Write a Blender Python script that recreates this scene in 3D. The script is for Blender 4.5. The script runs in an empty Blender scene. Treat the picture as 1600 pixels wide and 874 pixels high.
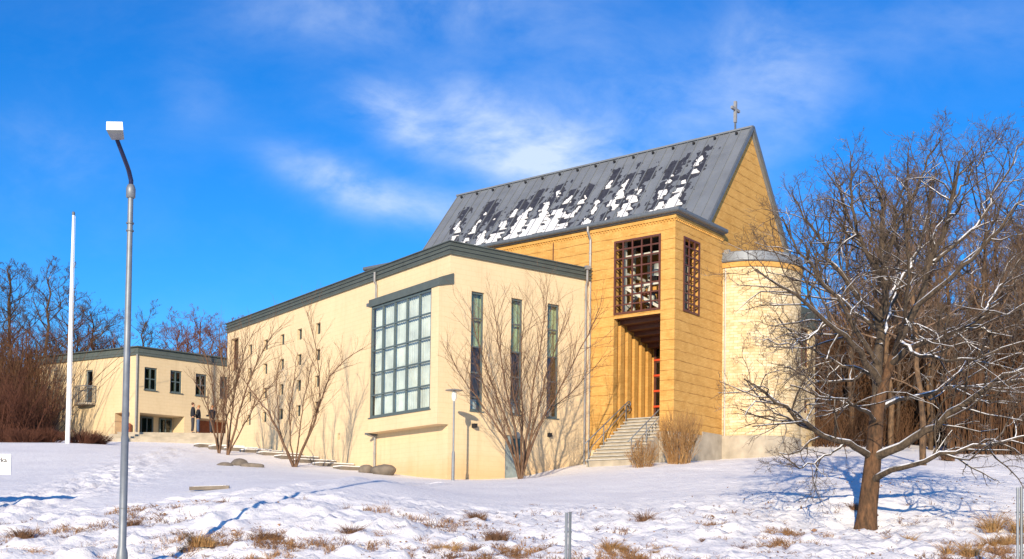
import bpy, math, random
import numpy as np
from math import sin, cos, pi, radians, sqrt, atan2, hypot
from mathutils import Vector, Matrix

scene = bpy.context.scene
COL = scene.collection

# ------------------------------------------------------------------ camera
F, CY, PITCH, ROLL = 1747.57, 782.6, 0.0313284, 0.0132080   # pixels of a 1600 x 874 frame
YAW_A, YAW_C = -0.63600531, -0.90580448                    # long axes of the annex and of the church
cam_d = bpy.data.cameras.new('camera')
cam = bpy.data.objects.new('camera', cam_d); COL.objects.link(cam)
cam_d.sensor_fit = 'HORIZONTAL'; cam_d.sensor_width = 36.0
cam_d.lens = 36.0 * F / 1600.0
cam_d.shift_y = (CY - 437.0) / 1600.0
cam_d.clip_start = 0.1; cam_d.clip_end = 6000
def _rot(p, r):
    M = np.array([[1, 0, 0], [0, sin(p), -cos(p)], [0, cos(p), sin(p)]])
    return np.array([[cos(r), -sin(r), 0], [sin(r), cos(r), 0], [0, 0, 1]]) @ M
CM = _rot(PITCH, ROLL)                                     # world -> (right, down, forward)
Rw = CM.T
cam.matrix_world = Matrix(((Rw[0][0], -Rw[0][1], -Rw[0][2], 0), (Rw[1][0], -Rw[1][1], -Rw[1][2], 0),
                           (Rw[2][0], -Rw[2][1], -Rw[2][2], 0), (0, 0, 0, 1)))
scene.camera = cam
def ray(x, y): return CM.T @ np.array([(x - 800) / F, (y - CY) / F, 1.0])
def atY(x, y, Y): d = ray(x, y); return d * (Y / d[1])
def atX(x, Y):                                             # world X of a column at distance Y
    return atY(x, 760, Y)[0]

# ------------------------------------------------------------------ light
SUN_EL, SUN_AZ = radians(17.5), math.atan(0.20)            # light travels towards +Y, a little to +X
world = bpy.data.worlds.new('World'); scene.world = world; world.use_nodes = True
def build_world():
    nt = world.node_tree; N = nt.nodes; Lk = nt.links; N.clear()
    out = N.new('ShaderNodeOutputWorld'); bg = N.new('ShaderNodeBackground')
    Lk.new(bg.outputs[0], out.inputs[0])
    sky = N.new('ShaderNodeTexSky'); sky.sky_type = 'NISHITA'; sky.sun_disc = False
    sky.sun_elevation = SUN_EL; sky.sun_rotation = pi + SUN_AZ
    sky.altitude = 0; sky.air_density = 1.0; sky.dust_density = 0.15; sky.ozone_density = 3.0
    hs = N.new('ShaderNodeHueSaturation'); hs.inputs['Saturation'].default_value = SKY_SAT; hs.inputs['Value'].default_value = 1.0
    Lk.new(sky.outputs[0], hs.inputs['Color'])
    tint = N.new('ShaderNodeMix'); tint.data_type = 'RGBA'; tint.blend_type = 'MULTIPLY'; tint.inputs[0].default_value = 1.0
    tint.inputs[7].default_value = SKY_TINT
    Lk.new(hs.outputs[0], tint.inputs[6])
    # high thin cloud, fixed to the sky
    tc = N.new('ShaderNodeTexCoord'); sp = N.new('ShaderNodeSeparateXYZ'); Lk.new(tc.outputs['Generated'], sp.inputs[0])
    def math_(op, a, b=None, c=None, clamp=False):
        m = N.new('ShaderNodeMath'); m.operation = op; m.use_clamp = clamp
        for i, v in enumerate((a, b, c)):
            if v is None: continue
            if hasattr(v, 'is_linked'): Lk.new(v, m.inputs[i])
            else: m.inputs[i].default_value = v
        return m.outputs[0]
    ay = math_('MAXIMUM', math_('ABSOLUTE', sp.outputs[1]), 0.05)
    u = math_('DIVIDE', sp.outputs[0], ay); v = math_('DIVIDE', sp.outputs[2], ay)
    cmb = N.new('ShaderNodeCombineXYZ'); Lk.new(u, cmb.inputs[0]); Lk.new(v, cmb.inputs[1])
    mp = N.new('ShaderNodeMapping'); mp.inputs['Rotation'].default_value = (0, 0, radians(28)); mp.inputs['Scale'].default_value = (8, 14, 1)
    Lk.new(cmb.outputs[0], mp.inputs['Vector'])
    nz = N.new('ShaderNodeTexNoise'); nz.inputs['Scale'].default_value = 1.0; nz.inputs['Detail'].default_value = 10; nz.inputs['Roughness'].default_value = 0.60; nz.inputs['Distortion'].default_value = 0.25
    Lk.new(mp.outputs[0], nz.inputs['Vector'])
    nz2 = N.new('ShaderNodeTexNoise'); nz2.inputs['Scale'].default_value = 7; nz2.inputs['Detail'].default_value = 5
    Lk.new(cmb.outputs[0], nz2.inputs['Vector'])
    tot = None
    # centre px, radii px, slant, strength
    for (cx, cy, rx, ry, ang, s) in ((880, 235, 120, 48, -25, 1.25), (820, 265, 130, 40, -20, .9), (670, 325, 90, 24, -12, 1.15), (520, 285, 80, 26, -20, .9), (620, 185, 60, 30, -35, .8), (740, 180, 60, 40, -40, .7),
                                     (560, 150, 60, 25, 0, .3), (620, 10, 200, 45, 0, .55), (1000, 160, 110, 60, -35, .5), (1210, 120, 90, 90, -50, .6), (1480, 10, 160, 60, 0, .22), (290, 145, 45, 40, -30, .22), (60, 240, 80, 60, -30, .2)):
        c, sn = cos(radians(ang)), sin(radians(ang))
        u0, v0 = (cx - 800) / F, (838 - cy) / F
        du = math_('SUBTRACT', u, u0); dv = math_('SUBTRACT', v, v0)
        a = math_('DIVIDE', math_('ADD', math_('MULTIPLY', du, c), math_('MULTIPLY', dv, sn)), rx / F)
        b = math_('DIVIDE', math_('SUBTRACT', math_('MULTIPLY', dv, c), math_('MULTIPLY', du, sn)), ry / F)
        q = math_('ADD', math_('MULTIPLY', a, a), math_('MULTIPLY', b, b))
        g = math_('MULTIPLY', math_('EXPONENT', math_('MULTIPLY', q, -0.6)), s)
        tot = g if tot is None else math_('ADD', tot, g)
    n = math_('MULTIPLY_ADD', nz.outputs[0], 2.6, -0.72, True)
    n = math_('MULTIPLY', n, math_('MULTIPLY_ADD', nz2.outputs[0], 1.6, 0.1))
    dens = math_('MULTIPLY', tot, n, None, True)
    dens = math_('MULTIPLY', dens, 0.80, None, True)
    dens = math_('ADD', dens, math_('MULTIPLY', math_('MULTIPLY_ADD', nz.outputs[0], 2.0, -0.9, True), 0.06), None, True)
    mx = N.new('ShaderNodeMix'); mx.data_type = 'RGBA'; Lk.new(dens, mx.inputs[0]); Lk.new(tint.outputs[2], mx.inputs[6])
    mx.inputs[7].default_value = CLOUD_COL
    Lk.new(mx.outputs[2], bg.inputs[0]); bg.inputs[1].default_value = SKY_STR
SKY_STR = 0.12; SKY_SAT = 1.35; SKY_TINT = (0.42, 0.90, 1.27, 1); CLOUD_COL = (5.2, 6.0, 7.2, 1)
build_world()
sun_d = bpy.data.lights.new('sun', 'SUN'); sun_d.energy = 5.0; sun_d.angle = radians(0.5); sun_d.color = (1.0, 0.84, 0.62)
sun = bpy.data.objects.new('sun', sun_d); COL.objects.link(sun)
LD = Vector((sin(SUN_AZ) * cos(SUN_EL), cos(SUN_AZ) * cos(SUN_EL), -sin(SUN_EL)))
sun.rotation_euler = LD.to_track_quat('-Z', 'Y').to_euler(); sun.location = (-10, -40, 30)
scene.view_settings.view_transform = 'Standard'; scene.view_settings.look = 'None'
scene.view_settings.gamma = 1; scene.view_settings.exposure = 0.36
scene.view_settings.use_curve_mapping = False
scene.render.engine = 'CYCLES'
scene.cycles.max_bounces = 6; scene.cycles.diffuse_bounces = 3; scene.cycles.glossy_bounces = 3
scene.cycles.transmission_bounces = 4; scene.cycles.transparent_max_bounces = 12
scene.cycles.use_denoising = True

# ------------------------------------------------------------------ helpers
rng = np.random.default_rng(7)
def tag(o, label=None, cat=None, group=None, kind=None):
    if label: o['label'] = label
    if cat: o['category'] = cat
    if group: o['group'] = group
    if kind: o['kind'] = kind
    return o
def empty(name, loc=(0, 0, 0), rz=0.0):
    o = bpy.data.objects.new(name, None); COL.objects.link(o); o.location = loc; o.rotation_euler = (0, 0, rz)
    o.empty_display_size = 0.3
    return o
def link(name, me, mat=None, parent=None):
    o = bpy.data.objects.new(name, me); COL.objects.link(o)
    if mat is not None: me.materials.append(mat)
    if parent is not None: o.parent = parent
    return o
def np_mesh(name, V, Q, smooth=False):
    me = bpy.data.meshes.new(name); V = np.ascontiguousarray(V, np.float32); Q = np.ascontiguousarray(Q, np.int32)
    me.vertices.add(len(V)); me.vertices.foreach_set('co', V.ravel())
    k = Q.shape[1]
    me.loops.add(Q.size); me.loops.foreach_set('vertex_index', Q.ravel())
    me.polygons.add(len(Q)); me.polygons.foreach_set('loop_start', np.arange(0, Q.size, k, dtype=np.int32))
    me.polygons.foreach_set('loop_total', np.full(len(Q), k, np.int32))
    if smooth: me.polygons.foreach_set('use_smooth', np.ones(len(Q), bool))
    me.update(calc_edges=True); return me
def copy_tree(o, parent=None):
    c = o.copy(); COL.objects.link(c)
    if parent is not None: c.parent = parent
    for ch in list(o.children): copy_tree(ch, c)
    return c

class MB:
    def __init__(s): s.v = []; s.f = []
    def poly(s, pts):
        n = len(s.v); s.v += [tuple(p) for p in pts]; s.f.append(tuple(range(n, n + len(pts)))); return s
    def box(s, a, b):
        x0, y0, z0 = a; x1, y1, z1 = b; n = len(s.v)
        s.v += [(x0, y0, z0), (x1, y0, z0), (x1, y1, z0), (x0, y1, z0), (x0, y0, z1), (x1, y0, z1), (x1, y1, z1), (x0, y1, z1)]
        s.f += [(n + 3, n + 2, n + 1, n), (n + 4, n + 5, n + 6, n + 7), (n, n + 1, n + 5, n + 4), (n + 1, n + 2, n + 6, n + 5), (n + 2, n + 3, n + 7, n + 6), (n + 3, n, n + 4, n + 7)]
        return s
    def bar(s, p, q, w, h, up=(0, 0, 1)):
        p = Vector(p); q = Vector(q); d = (q - p).normalized(); u = Vector(up)
        r = d.cross(u)
        if r.length < 1e-4: r = d.cross(Vector((1, 0, 0)))
        r.normalize(); u = r.cross(d); n = len(s.v)
        for c in (p, q):
            for (a, b) in ((-1, -1), (1, -1), (1, 1), (-1, 1)):
                s.v.append(tuple(c + r * (a * w / 2) + u * (b * h / 2)))
        s.f += [(n + 3, n + 2, n + 1, n), (n + 4, n + 5, n + 6, n + 7)] + [(n + i, n + (i + 1) % 4, n + 4 + (i + 1) % 4, n + 4 + i) for i in range(4)]
        return s
    def tube(s, pts, rad, k=8, caps=True):
        pts = [Vector(p) for p in pts]
        if not hasattr(rad, '__len__'): rad = [rad] * len(pts)
        n0 = len(s.v); prev = None
        for i, p in enumerate(pts):
            t = (pts[min(i + 1, len(pts) - 1)] - pts[max(i - 1, 0)]).normalized()
            if prev is None:
                a = Vector((0, 0, 1)) if abs(t.z) < 0.9 else Vector((1, 0, 0)); u = t.cross(a).normalized()
            else: u = (prev - t * prev.dot(t)).normalized()
            prev = u; w = t.cross(u)
            for j in range(k):
                an = 2 * pi * j / k; s.v.append(tuple(p + (u * cos(an) + w * sin(an)) * rad[i]))
        for i in range(len(pts) - 1):
            for j in range(k):
                a = n0 + i * k + j; b = n0 + i * k + (j + 1) % k; s.f.append((a, b, b + k, a + k))
        if caps:
            s.f.append(tuple(n0 + j for j in range(k - 1, -1, -1))); s.f.append(tuple(n0 + (len(pts) - 1) * k + j for j in range(k)))
        return s
    def lathe(s, c, prof, k=20, a0=0, a1=2 * pi):
        full = abs(a1 - a0 - 2 * pi) < 1e-6; m = k if full else k + 1; n0 = len(s.v)
        for (r, z) in prof:
            for j in range(m):
                an = a0 + (a1 - a0) * j / k; s.v.append((c[0] + r * cos(an), c[1] + r * sin(an), c[2] + z))
        for i in range(len(prof) - 1):
            for j in range(k):
                a = n0 + i * m + j; b = n0 + i * m + (j + 1) % m; s.f.append((a, b, b + m, a + m))
        return s
    def sweep(s, path, prof, side=1, caps=True):
        """profile (out, z) carried along a plan path with mitred corners"""
        n = len(path); offs = []
        for i in range(n):
            ds = []
            if i > 0: d = Vector(path[i]) - Vector(path[i - 1]); ds.append(d.normalized())
            if i < n - 1: d = Vector(path[i + 1]) - Vector(path[i]); ds.append(d.normalized())
            ns = [Vector((d.y, -d.x)) * side for d in ds]
            if len(ns) == 1: offs.append(ns[0])
            else: m = (ns[0] + ns[1]).normalized(); offs.append(m / max(0.3, m.dot(ns[0])))
        n0 = len(s.v); k = len(prof)
        for i in range(n):
            for (o, z) in prof: s.v.append((path[i][0] + offs[i].x * o, path[i][1] + offs[i].y * o, z))
        for i in range(n - 1):
            for j in range(k):
                a = n0 + i * k + j; b = n0 + i * k + (j + 1) % k; s.f.append((a, b, b + k, a + k))
        if caps: s.f.append(tuple(n0 + j for j in range(k))); s.f.append(tuple(n0 + (n - 1) * k + j for j in range(k - 1, -1, -1)))
        return s
    def wall(s, o, e, n, L, z0, z1, holes=(), depth=0.25):
        """sheet with openings and their reveals; o plan start, e along, n outward"""
        xs = sorted({0, L} | {h[0] for h in holes} | {h[1] for h in holes}); zs = sorted({z0, z1} | {h[2] for h in holes} | {h[3] for h in holes})
        P = lambda a, z, d=0: (o[0] + e[0] * a - n[0] * d, o[1] + e[1] * a - n[1] * d, z)
        for i in range(len(xs) - 1):
            for j in range(len(zs) - 1):
                cx, cz = (xs[i] + xs[i + 1]) / 2, (zs[j] + zs[j + 1]) / 2
                if any(h[0] < cx < h[1] and h[2] < cz < h[3] for h in holes): continue
                s.poly([P(xs[i], zs[j]), P(xs[i + 1], zs[j]), P(xs[i + 1], zs[j + 1]), P(xs[i], zs[j + 1])])
        for h in holes:
            dd = h[4] if len(h) > 4 else depth; a, b, c, d = h[:4]
            for (p, q) in (((a, c), (b, c)), ((b, c), (b, d)), ((b, d), (a, d)), ((a, d), (a, c))):
                s.poly([P(*p), P(*q), P(*q, dd), P(*p, dd)])
        return s
    def build(s, name, mat, parent=None, smooth=False, loc=None):
        me = bpy.data.meshes.new(name); me.from_pydata(s.v, [], s.f); me.update()
        if smooth: me.polygons.foreach_set('use_smooth', [True] * len(me.polygons))
        o = link(name, me, mat, parent)
        if loc: o.location = loc
        return o

def tubes(P, R, k):
    """many strands of equal point count at once: P (N,M,3), R (N,M)"""
    N_, M_, _ = P.shape
    T = np.empty_like(P); T[:, 1:-1] = P[:, 2:] - P[:, :-2]; T[:, 0] = P[:, 1] - P[:, 0]; T[:, -1] = P[:, -1] - P[:, -2]
    T /= np.linalg.norm(T, axis=2, keepdims=True) + 1e-9
    av = P[:, -1] - P[:, 0]; av /= np.linalg.norm(av, axis=1, keepdims=True) + 1e-9
    ref = np.where(np.abs(av[:, 2:3]) < 0.8, np.array([[0, 0, 1.0]]), np.array([[1.0, 0, 0]]))[:, None, :]
    U = np.cross(T, ref); U /= np.linalg.norm(U, axis=2, keepdims=True) + 1e-9
    W = np.cross(U, T)
    an = np.arange(k) * 2 * pi / k
    V = P[:, :, None, :] + R[:, :, None, None] * (U[:, :, None, :] * np.cos(an)[None, None, :, None] + W[:, :, None, :] * np.sin(an)[None, None, :, None])
    base = (np.arange(N_) * M_ * k)[:, None, None]; i = (np.arange(M_ - 1) * k)[None, :, None]; j = np.arange(k)[None, None, :]
    a = base + i + j; b = base + i + (j + 1) % k
    Q = np.stack([a, b, b + k, a + k], -1).reshape(-1, 4)
    return V.reshape(-1, 3), Q
def strands_mesh(name, strands, kfun, smooth=True):
    """strands: list of (pts (M,3), rad (M,))"""
    by = {}
    for p, r in strands: by.setdefault((len(p), kfun(r[0])), []).append((p, r))
    Vs, Qs, n = [], [], 0
    for (m, k), lst in by.items():
        V, Q = tubes(np.array([a for a, _ in lst], float), np.array([b for _, b in lst], float), k)
        Vs.append(V); Qs.append(Q + n); n += len(V)
    return np_mesh(name, np.concatenate(Vs), np.concatenate(Qs), smooth)

# ------------------------------------------------------------------ materials
class NB:
    def __init__(s, name):
        s.m = bpy.data.materials.new(name); s.m.use_nodes = True; s.N = s.m.node_tree.nodes; s.L = s.m.node_tree.links
        s.bsdf = s.N['Principled BSDF']; s.tc = s.N.new('ShaderNodeTexCoord'); s.co = s.tc.outputs['Object']
    def put(s, inp, v):
        if hasattr(v, 'is_linked'): s.L.new(v, inp)
        else: inp.default_value = v
    def math(s, op, a, b=None, c=None, clamp=False):
        m = s.N.new('ShaderNodeMath'); m.operation = op; m.use_clamp = clamp
        for i, v in enumerate((a, b, c)):
            if v is not None: s.put(m.inputs[i], v)
        return m.outputs[0]
    def noise(s, scale, detail=4, rough=0.5, vec=None, dist=0.0, out=0):
        n = s.N.new('ShaderNodeTexNoise'); n.inputs['Scale'].default_value = scale; n.inputs['Detail'].default_value = detail
        n.inputs['Roughness'].default_value = rough; n.inputs['Distortion'].default_value = dist; s.L.new(vec or s.co, n.inputs['Vector']); return n.outputs[out]
    def map(s, scale=(1, 1, 1), rot=(0, 0, 0), vec=None):
        m = s.N.new('ShaderNodeMapping'); m.inputs['Scale'].default_value = scale; m.inputs['Rotation'].default_value = rot; s.L.new(vec or s.co, m.inputs['Vector']); return m.outputs[0]
    def mix(s, fac, a, b, mode='MIX'):
        m = s.N.new('ShaderNodeMix'); m.data_type = 'RGBA'; m.blend_type = mode; s.put(m.inputs[0], fac)
        for i, v in ((6, a), (7, b)): s.put(m.inputs[i], v if hasattr(v, 'is_linked') else (*v[:3], 1))
        return m.outputs[2]
    def ramp(s, v, lo, hi): return s.math('DIVIDE', s.math('SUBTRACT', v, lo), hi - lo, None, True)
    def xyz(s, vec=None):
        n = s.N.new('ShaderNodeSeparateXYZ'); s.L.new(vec or s.co, n.inputs[0]); return n.outputs
    def bump(s, h, strength=0.3, dist=0.02):
        b = s.N.new('ShaderNodeBump'); b.inputs['Strength'].default_value = strength; b.inputs['Distance'].default_value = dist; s.put(b.inputs['Height'], h); s.L.new(b.outputs[0], s.bsdf.inputs['Normal'])
    def done(s, color, rough=0.8, metal=0.0, spec=None):
        s.put(s.bsdf.inputs['Base Color'], color if hasattr(color, 'is_linked') else (*color[:3], 1)); s.put(s.bsdf.inputs['Roughness'], rough)
        s.bsdf.inputs['Metallic'].default_value = metal
        if spec is not None: s.bsdf.inputs['Specular IOR Level'].default_value = spec
        return s.m
def simple(name, c, rough=0.6, metal=0.0, var=0.12, scale=6.0, bump=0.0):
    b = NB(name); n = b.noise(scale, 5)
    col = b.mix(b.ramp(n, 0.3, 0.7), [x * (1 - var) for x in c], [min(1, x * (1 + var)) for x in c])
    if bump: b.bump(b.noise(scale * 6, 4), bump, 0.01)
    return b.done(col, rough, metal)

def mat_snow():
    b = NB('snow'); p = b.xyz()
    n1 = b.noise(0.6, 6, 0.6); n2 = b.noise(9, 5, 0.6); n3 = b.noise(2.4, 6, 0.65)
    base = b.mix(b.ramp(n1, 0.35, 0.65), (0.80, 0.78, 0.775), (0.87, 0.85, 0.835))
    near = b.ramp(b.math('SUBTRACT', p[1], b.math('MULTIPLY', b.ramp(p[0], -6.0, 6.0), 4.0)), 27.0, 21.5)                                     # the rough bank shows more of what grows through
    bank = b.math('MULTIPLY_ADD', near, 0.15, 0.0)
    thr = b.math('SUBTRACT', 0.80, bank)
    speck = b.math('MULTIPLY', b.math('SUBTRACT', b.math('ADD', b.math('MULTIPLY', n3, 0.62), b.math('MULTIPLY', n2, 0.45)), thr), 16, None, True)
    dirt = b.mix(b.ramp(b.noise(30, 2), 0.4, 0.6), (0.10, 0.055, 0.025), (0.30, 0.19, 0.09))
    col = b.mix(b.math('MULTIPLY', speck, 0.85), base, dirt)
    b.bump(b.math('ADD', b.math('MULTIPLY', b.noise(5, 6, 0.6), 1.0), b.math('MULTIPLY', b.noise(26, 3, 0.6), 0.35)), 0.6, 0.07)
    return b.done(col, 0.75, 0, 0.25)
def mat_plaster(name, c, stain=0.0):
    b = NB(name); p = b.xyz()
    n1 = b.noise(0.45, 5, 0.6); n2 = b.noise(3.5, 6, 0.7)
    col = b.mix(b.ramp(n1, 0.3, 0.7), [x * 0.93 for x in c], [x * 1.04 for x in c])
    col = b.mix(b.math('MULTIPLY', b.ramp(n2, 0.45, 0.75), 0.22), col, (c[0] * 0.82, c[1] * 0.76, c[2] * 0.62))
    # painted block courses, barely there
    cmb = b.N.new('ShaderNodeCombineXYZ'); b.L.new(b.math('ADD', p[0], p[1]), cmb.inputs[0]); b.L.new(p[2], cmb.inputs[1])
    br = b.N.new('ShaderNodeTexBrick'); br.inputs['Scale'].default_value = 1; br.inputs['Brick Width'].default_value = 0.5; br.inputs['Row Height'].default_value = 0.2
    br.inputs['Mortar Size'].default_value = 0.008; b.L.new(cmb.outputs[0], br.inputs['Vector'])
    col = b.mix(b.math('MULTIPLY', br.outputs['Fac'], 0.22), col, (c[0] * .6, c[1] * .55, c[2] * .45))
    # streaks of rain water and the damp foot of the wall
    st = b.noise(1.0, 5, 0.7, b.map((2.2, 2.2, 0.16)))
    col = b.mix(b.math('MULTIPLY', b.ramp(st, 0.54, 0.8), 0.42), col, (c[0] * .62, c[1] * .58, c[2] * .52))
    foot = b.math('MULTIPLY', b.ramp(b.math('SUBTRACT', p[2], b.math('MULTIPLY', b.noise(0.8, 4), 1.2)), 2.7, 1.9), stain)
    col = b.mix(foot, col, (c[0] * .80, c[1] * .60, c[2] * .38))
    b.bump(b.math('SUBTRACT', b.noise(40, 4), b.math('MULTIPLY', br.outputs['Fac'], 1.4)), 0.25, 0.008)
    return b.done(col, 0.88, 0, 0.2)
def mat_church(name, c1, c2, groove=True, patch=0.35, drum=None):
    b = NB(name); p = b.xyz()
    s = b.math('ADD', p[0], p[1]) if drum is None else b.math('MULTIPLY', b.math('ARCTAN2', p[1], b.math('SUBTRACT', p[0], drum[0])), drum[1])
    cmb = b.N.new('ShaderNodeCombineXYZ'); b.L.new(s, cmb.inputs[0]); b.L.new(p[2], cmb.inputs[1])
    br = b.N.new('ShaderNodeTexBrick'); br.inputs['Scale'].default_value = 1; br.inputs['Brick Width'].default_value = 0.24; br.inputs['Row Height'].default_value = 0.07
    br.inputs['Mortar Size'].default_value = 0.006; br.inputs['Mortar Smooth'].default_value = 0.4; br.inputs['Bias'].default_value = -0.1
    br.inputs['Color1'].default_value = (*c1, 1); br.inputs['Color2'].default_value = (*c2, 1); br.inputs['Mortar'].default_value = (c1[0] * .8, c1[1] * .8, c1[2] * .75, 1)
    b.L.new(cmb.outputs[0], br.inputs['Vector'])
    big = b.noise(0.35, 4, 0.6); br_ = b.mix(b.math('MULTIPLY', b.ramp(big, 0.35, 0.65), 0.30), br.outputs['Color'], (min(1, c2[0] * 1.12), c2[1] * 1.18, c2[2] * 1.35)); n = b.noise(1.3, 8, 0.72); col = b.mix(b.math('MULTIPLY', b.ramp(n, 0.47, 0.66), patch * 1.2), br_, (c1[0] * .66, c1[1] * .58, c1[2] * .42))
    n2 = b.noise(5, 5, 0.7); col = b.mix(b.math('MULTIPLY', b.ramp(n2, 0.5, 0.75), patch), col, (min(1, c2[0] * 1.1), min(1, c2[1] * 1.12), min(1, c2[2] * 1.3)))
    h = b.math('MULTIPLY', br.outputs['Fac'], -0.5)
    if drum: br.inputs['Brick Width'].default_value = 0.36; br.inputs['Row Height'].default_value = 0.13; br.inputs['Mortar Size'].default_value = 0.012; col = b.mix(b.math('MULTIPLY', br.outputs['Fac'], .22), col, (c1[0] * .62, c1[1] * .55, c1[2] * .42))
    if groove:
        w = b.math('MULTIPLY_ADD', b.noise(1.6, 4), 0.09, -0.045)
        fr = b.math('FRACT', b.math('DIVIDE', b.math('ADD', p[2], w), 0.42))
        d = b.math('ABSOLUTE', b.math('SUBTRACT', fr, 0.5))
        gline = b.ramp(d, 0.075, 0.035)
        brk = b.ramp(b.noise(1.7, 5, 0.65), 0.38, 0.62)
        gline2 = b.math('MULTIPLY', gline, b.math('MULTIPLY_ADD', brk, 0.75, 0.12))
        col = b.mix(b.math('MULTIPLY', gline2, 0.72), col, (c1[0] * .33, c1[1] * .25, c1[2] * .22))
        h = b.math('SUBTRACT', h, b.math('MULTIPLY', gline, 1.6))
    b.bump(b.math('ADD', h, b.math('MULTIPLY', b.noise(30, 3), 0.5)), 0.5, 0.012)
    return b.done(col, 0.9, 0, 0.15)
def mat_zinc():
    b = NB('zinc_roof'); n = b.noise(0.8, 5, 0.6); st = b.noise(2.0, 5, 0.6, b.map((3.0, 0.25, 0.25)))
    col = b.mix(b.ramp(n, 0.3, 0.7), (0.165, 0.18, 0.20), (0.22, 0.24, 0.265))
    col = b.mix(b.math('MULTIPLY', b.ramp(st, 0.5, 0.75), 0.35), col, (0.25, 0.26, 0.27))
    return b.done(col, 0.55, 0.25)
def mat_bark(name, c1, c2, snow=0.0, scale=14, thr=0.35):
    b = NB(name)
    n = b.noise(scale, 5, 0.65, b.map((1, 1, 0.35)))
    col = b.mix(b.ramp(n, 0.35, 0.65), c1, c2)
    b.bump(n, 0.6, 0.03)
    if snow > 0:
        g = b.N.new('ShaderNodeNewGeometry'); z = b.xyz(g.outputs['Normal'])[2]
        m = b.math('MULTIPLY', b.ramp(z, thr, thr + 0.25), b.ramp(b.noise(1.3, 4, 0.6), 0.62 - 0.3 * snow, 0.70 - 0.3 * snow))
        col = b.mix(m, col, (0.86, 0.87, 0.9))
    return b.done(col, 0.9, 0, 0.15)
def mat_glass(name='window_glass', tint=(0.78, 0.92, 0.95), refl=0.25):
    b = NB(name); N, L = b.N, b.L
    tr = N.new('ShaderNodeBsdfTransparent'); tr.inputs[0].default_value = (*tint, 1)
    gl = N.new('ShaderNodeBsdfGlossy'); gl.inputs['Roughness'].default_value = 0.02; gl.inputs[0].default_value = (0.95, 0.97, 1, 1)
    g_ = N.new('ShaderNodeNewGeometry'); dp = N.new('ShaderNodeVectorMath'); dp.operation = 'DOT_PRODUCT'; L.new(g_.outputs['Incoming'], dp.inputs[0]); L.new(g_.outputs['Normal'], dp.inputs[1])
    fres = b.math('MULTIPLY_ADD', b.math('POWER', b.math('SUBTRACT', 1.0, b.math('ABSOLUTE', dp.outputs['Value'])), 5.0), 0.92, 0.06)
    bp = N.new('ShaderNodeBump'); bp.inputs['Strength'].default_value = 0.06; bp.inputs['Distance'].default_value = 0.05; L.new(b.noise(0.9, 2), bp.inputs['Height']); L.new(bp.outputs[0], gl.inputs['Normal'])
    mx = N.new('ShaderNodeMixShader'); L.new(b.math('ADD', fres, refl, None, True), mx.inputs[0]); L.new(tr.outputs[0], mx.inputs[1]); L.new(gl.outputs[0], mx.inputs[2])
    N.remove(b.bsdf); L.new(mx.outputs[0], N['Material Output'].inputs[0]); return b.m
def mat_curtain(name, c):
    b = NB(name); n = b.noise(1.1, 4, .6)
    return b.done(b.mix(b.ramp(n, .35, .65), [x * .70 for x in c], c), 0.9)

M_SNOW = mat_snow()
M_CREAM = mat_plaster('cream_render', (0.70, 0.54, 0.335), 0.5)
M_CREAM2 = mat_plaster('cream_render_old', (0.64, 0.50, 0.31), 0.0)
M_OCHRE = mat_church('ochre_masonry', (0.53, 0.285, 0.078), (0.61, 0.355, 0.11))
M_OCHRE_PLAIN = mat_church('ochre_brick', (0.52, 0.28, 0.075), (0.60, 0.345, 0.105), groove=False)
M_PALE = mat_church('pale_brick', (0.60, 0.45, 0.24), (0.70, 0.57, 0.37), groove=False, patch=0.8)
M_DRUM = mat_church('pale_block_masonry', (0.56, 0.41, 0.215), (0.73, 0.60, 0.39), groove=False, patch=0.45, drum=(6.62, 2.4))
M_ZINC = mat_zinc()
M_FASCIA = simple('fascia_sheet', (0.085, 0.10, 0.09), 0.5, 0.0, 0.12, 3)
M_GUTTER = simple('gutter_metal', (0.14, 0.155, 0.17), 0.45, 0.3)
M_PIPE = simple('downpipe_metal', (0.30, 0.29, 0.28), 0.5, 0.3)
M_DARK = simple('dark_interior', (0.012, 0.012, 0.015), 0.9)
M_FRAME = simple('green_window_frame', (0.085, 0.115, 0.12), 0.45, 0, 0.1)
M_BROWN = simple('brown_painted_steel', (0.095, 0.030, 0.018), 0.5, 0, 0.2)
M_RED = simple('red_wood_and_sunlit_lattice', (0.50, 0.055, 0.015), 0.5, 0, 0.15)
M_GLASS = mat_glass(tint=(.92,.96,.96), refl=0.04)
M_GLASS_D = mat_glass('dark_window_glass', (0.32, 0.36, 0.37), 0.0)
M_CURT = mat_curtain('pale_green_curtain', (0.60, 0.63, 0.57))
M_CURT2 = mat_curtain('olive_curtain', (0.34, 0.42, 0.24))
M_CONC = simple('concrete', (0.36, 0.31, 0.24), 0.9, 0, 0.22, 2.0, 0.4)
M_STEP = simple('stone_step', (0.40, 0.38, 0.34), 0.85, 0, 0.15, 5, 0.3)
M_STEEL = simple('galvanised_steel', (0.19, 0.21, 0.235), 0.5, 0.3, 0.12, 9)
M_WHITE = simple('white_paint', (0.80, 0.80, 0.80), 0.4, 0, 0.04)
M_BLUEARM = simple('dark_blue_arm', (0.018, 0.022, 0.075), 0.4, 0.2)
M_LAMPGLASS = simple('grey_lamp_bowl', (0.16, 0.17, 0.18), 0.25, 0, 0.1)
M_CLEAR = simple('frosted_lamp_glass', (0.72, 0.72, 0.66), 0.3, 0, 0.05)
M_BRONZE = simple('bell_metal', (0.33, 0.36, 0.34), 0.45, 0.4)
M_POSTPALE = simple('pale_painted_timber', (0.52, 0.52, 0.46), 0.6)
M_GREYDOOR = simple('grey_green_door', (0.24, 0.28, 0.27), 0.5)
M_WOOD = simple('reddish_wood', (0.28, 0.085, 0.035), 0.6, 0, 0.2)
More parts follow.
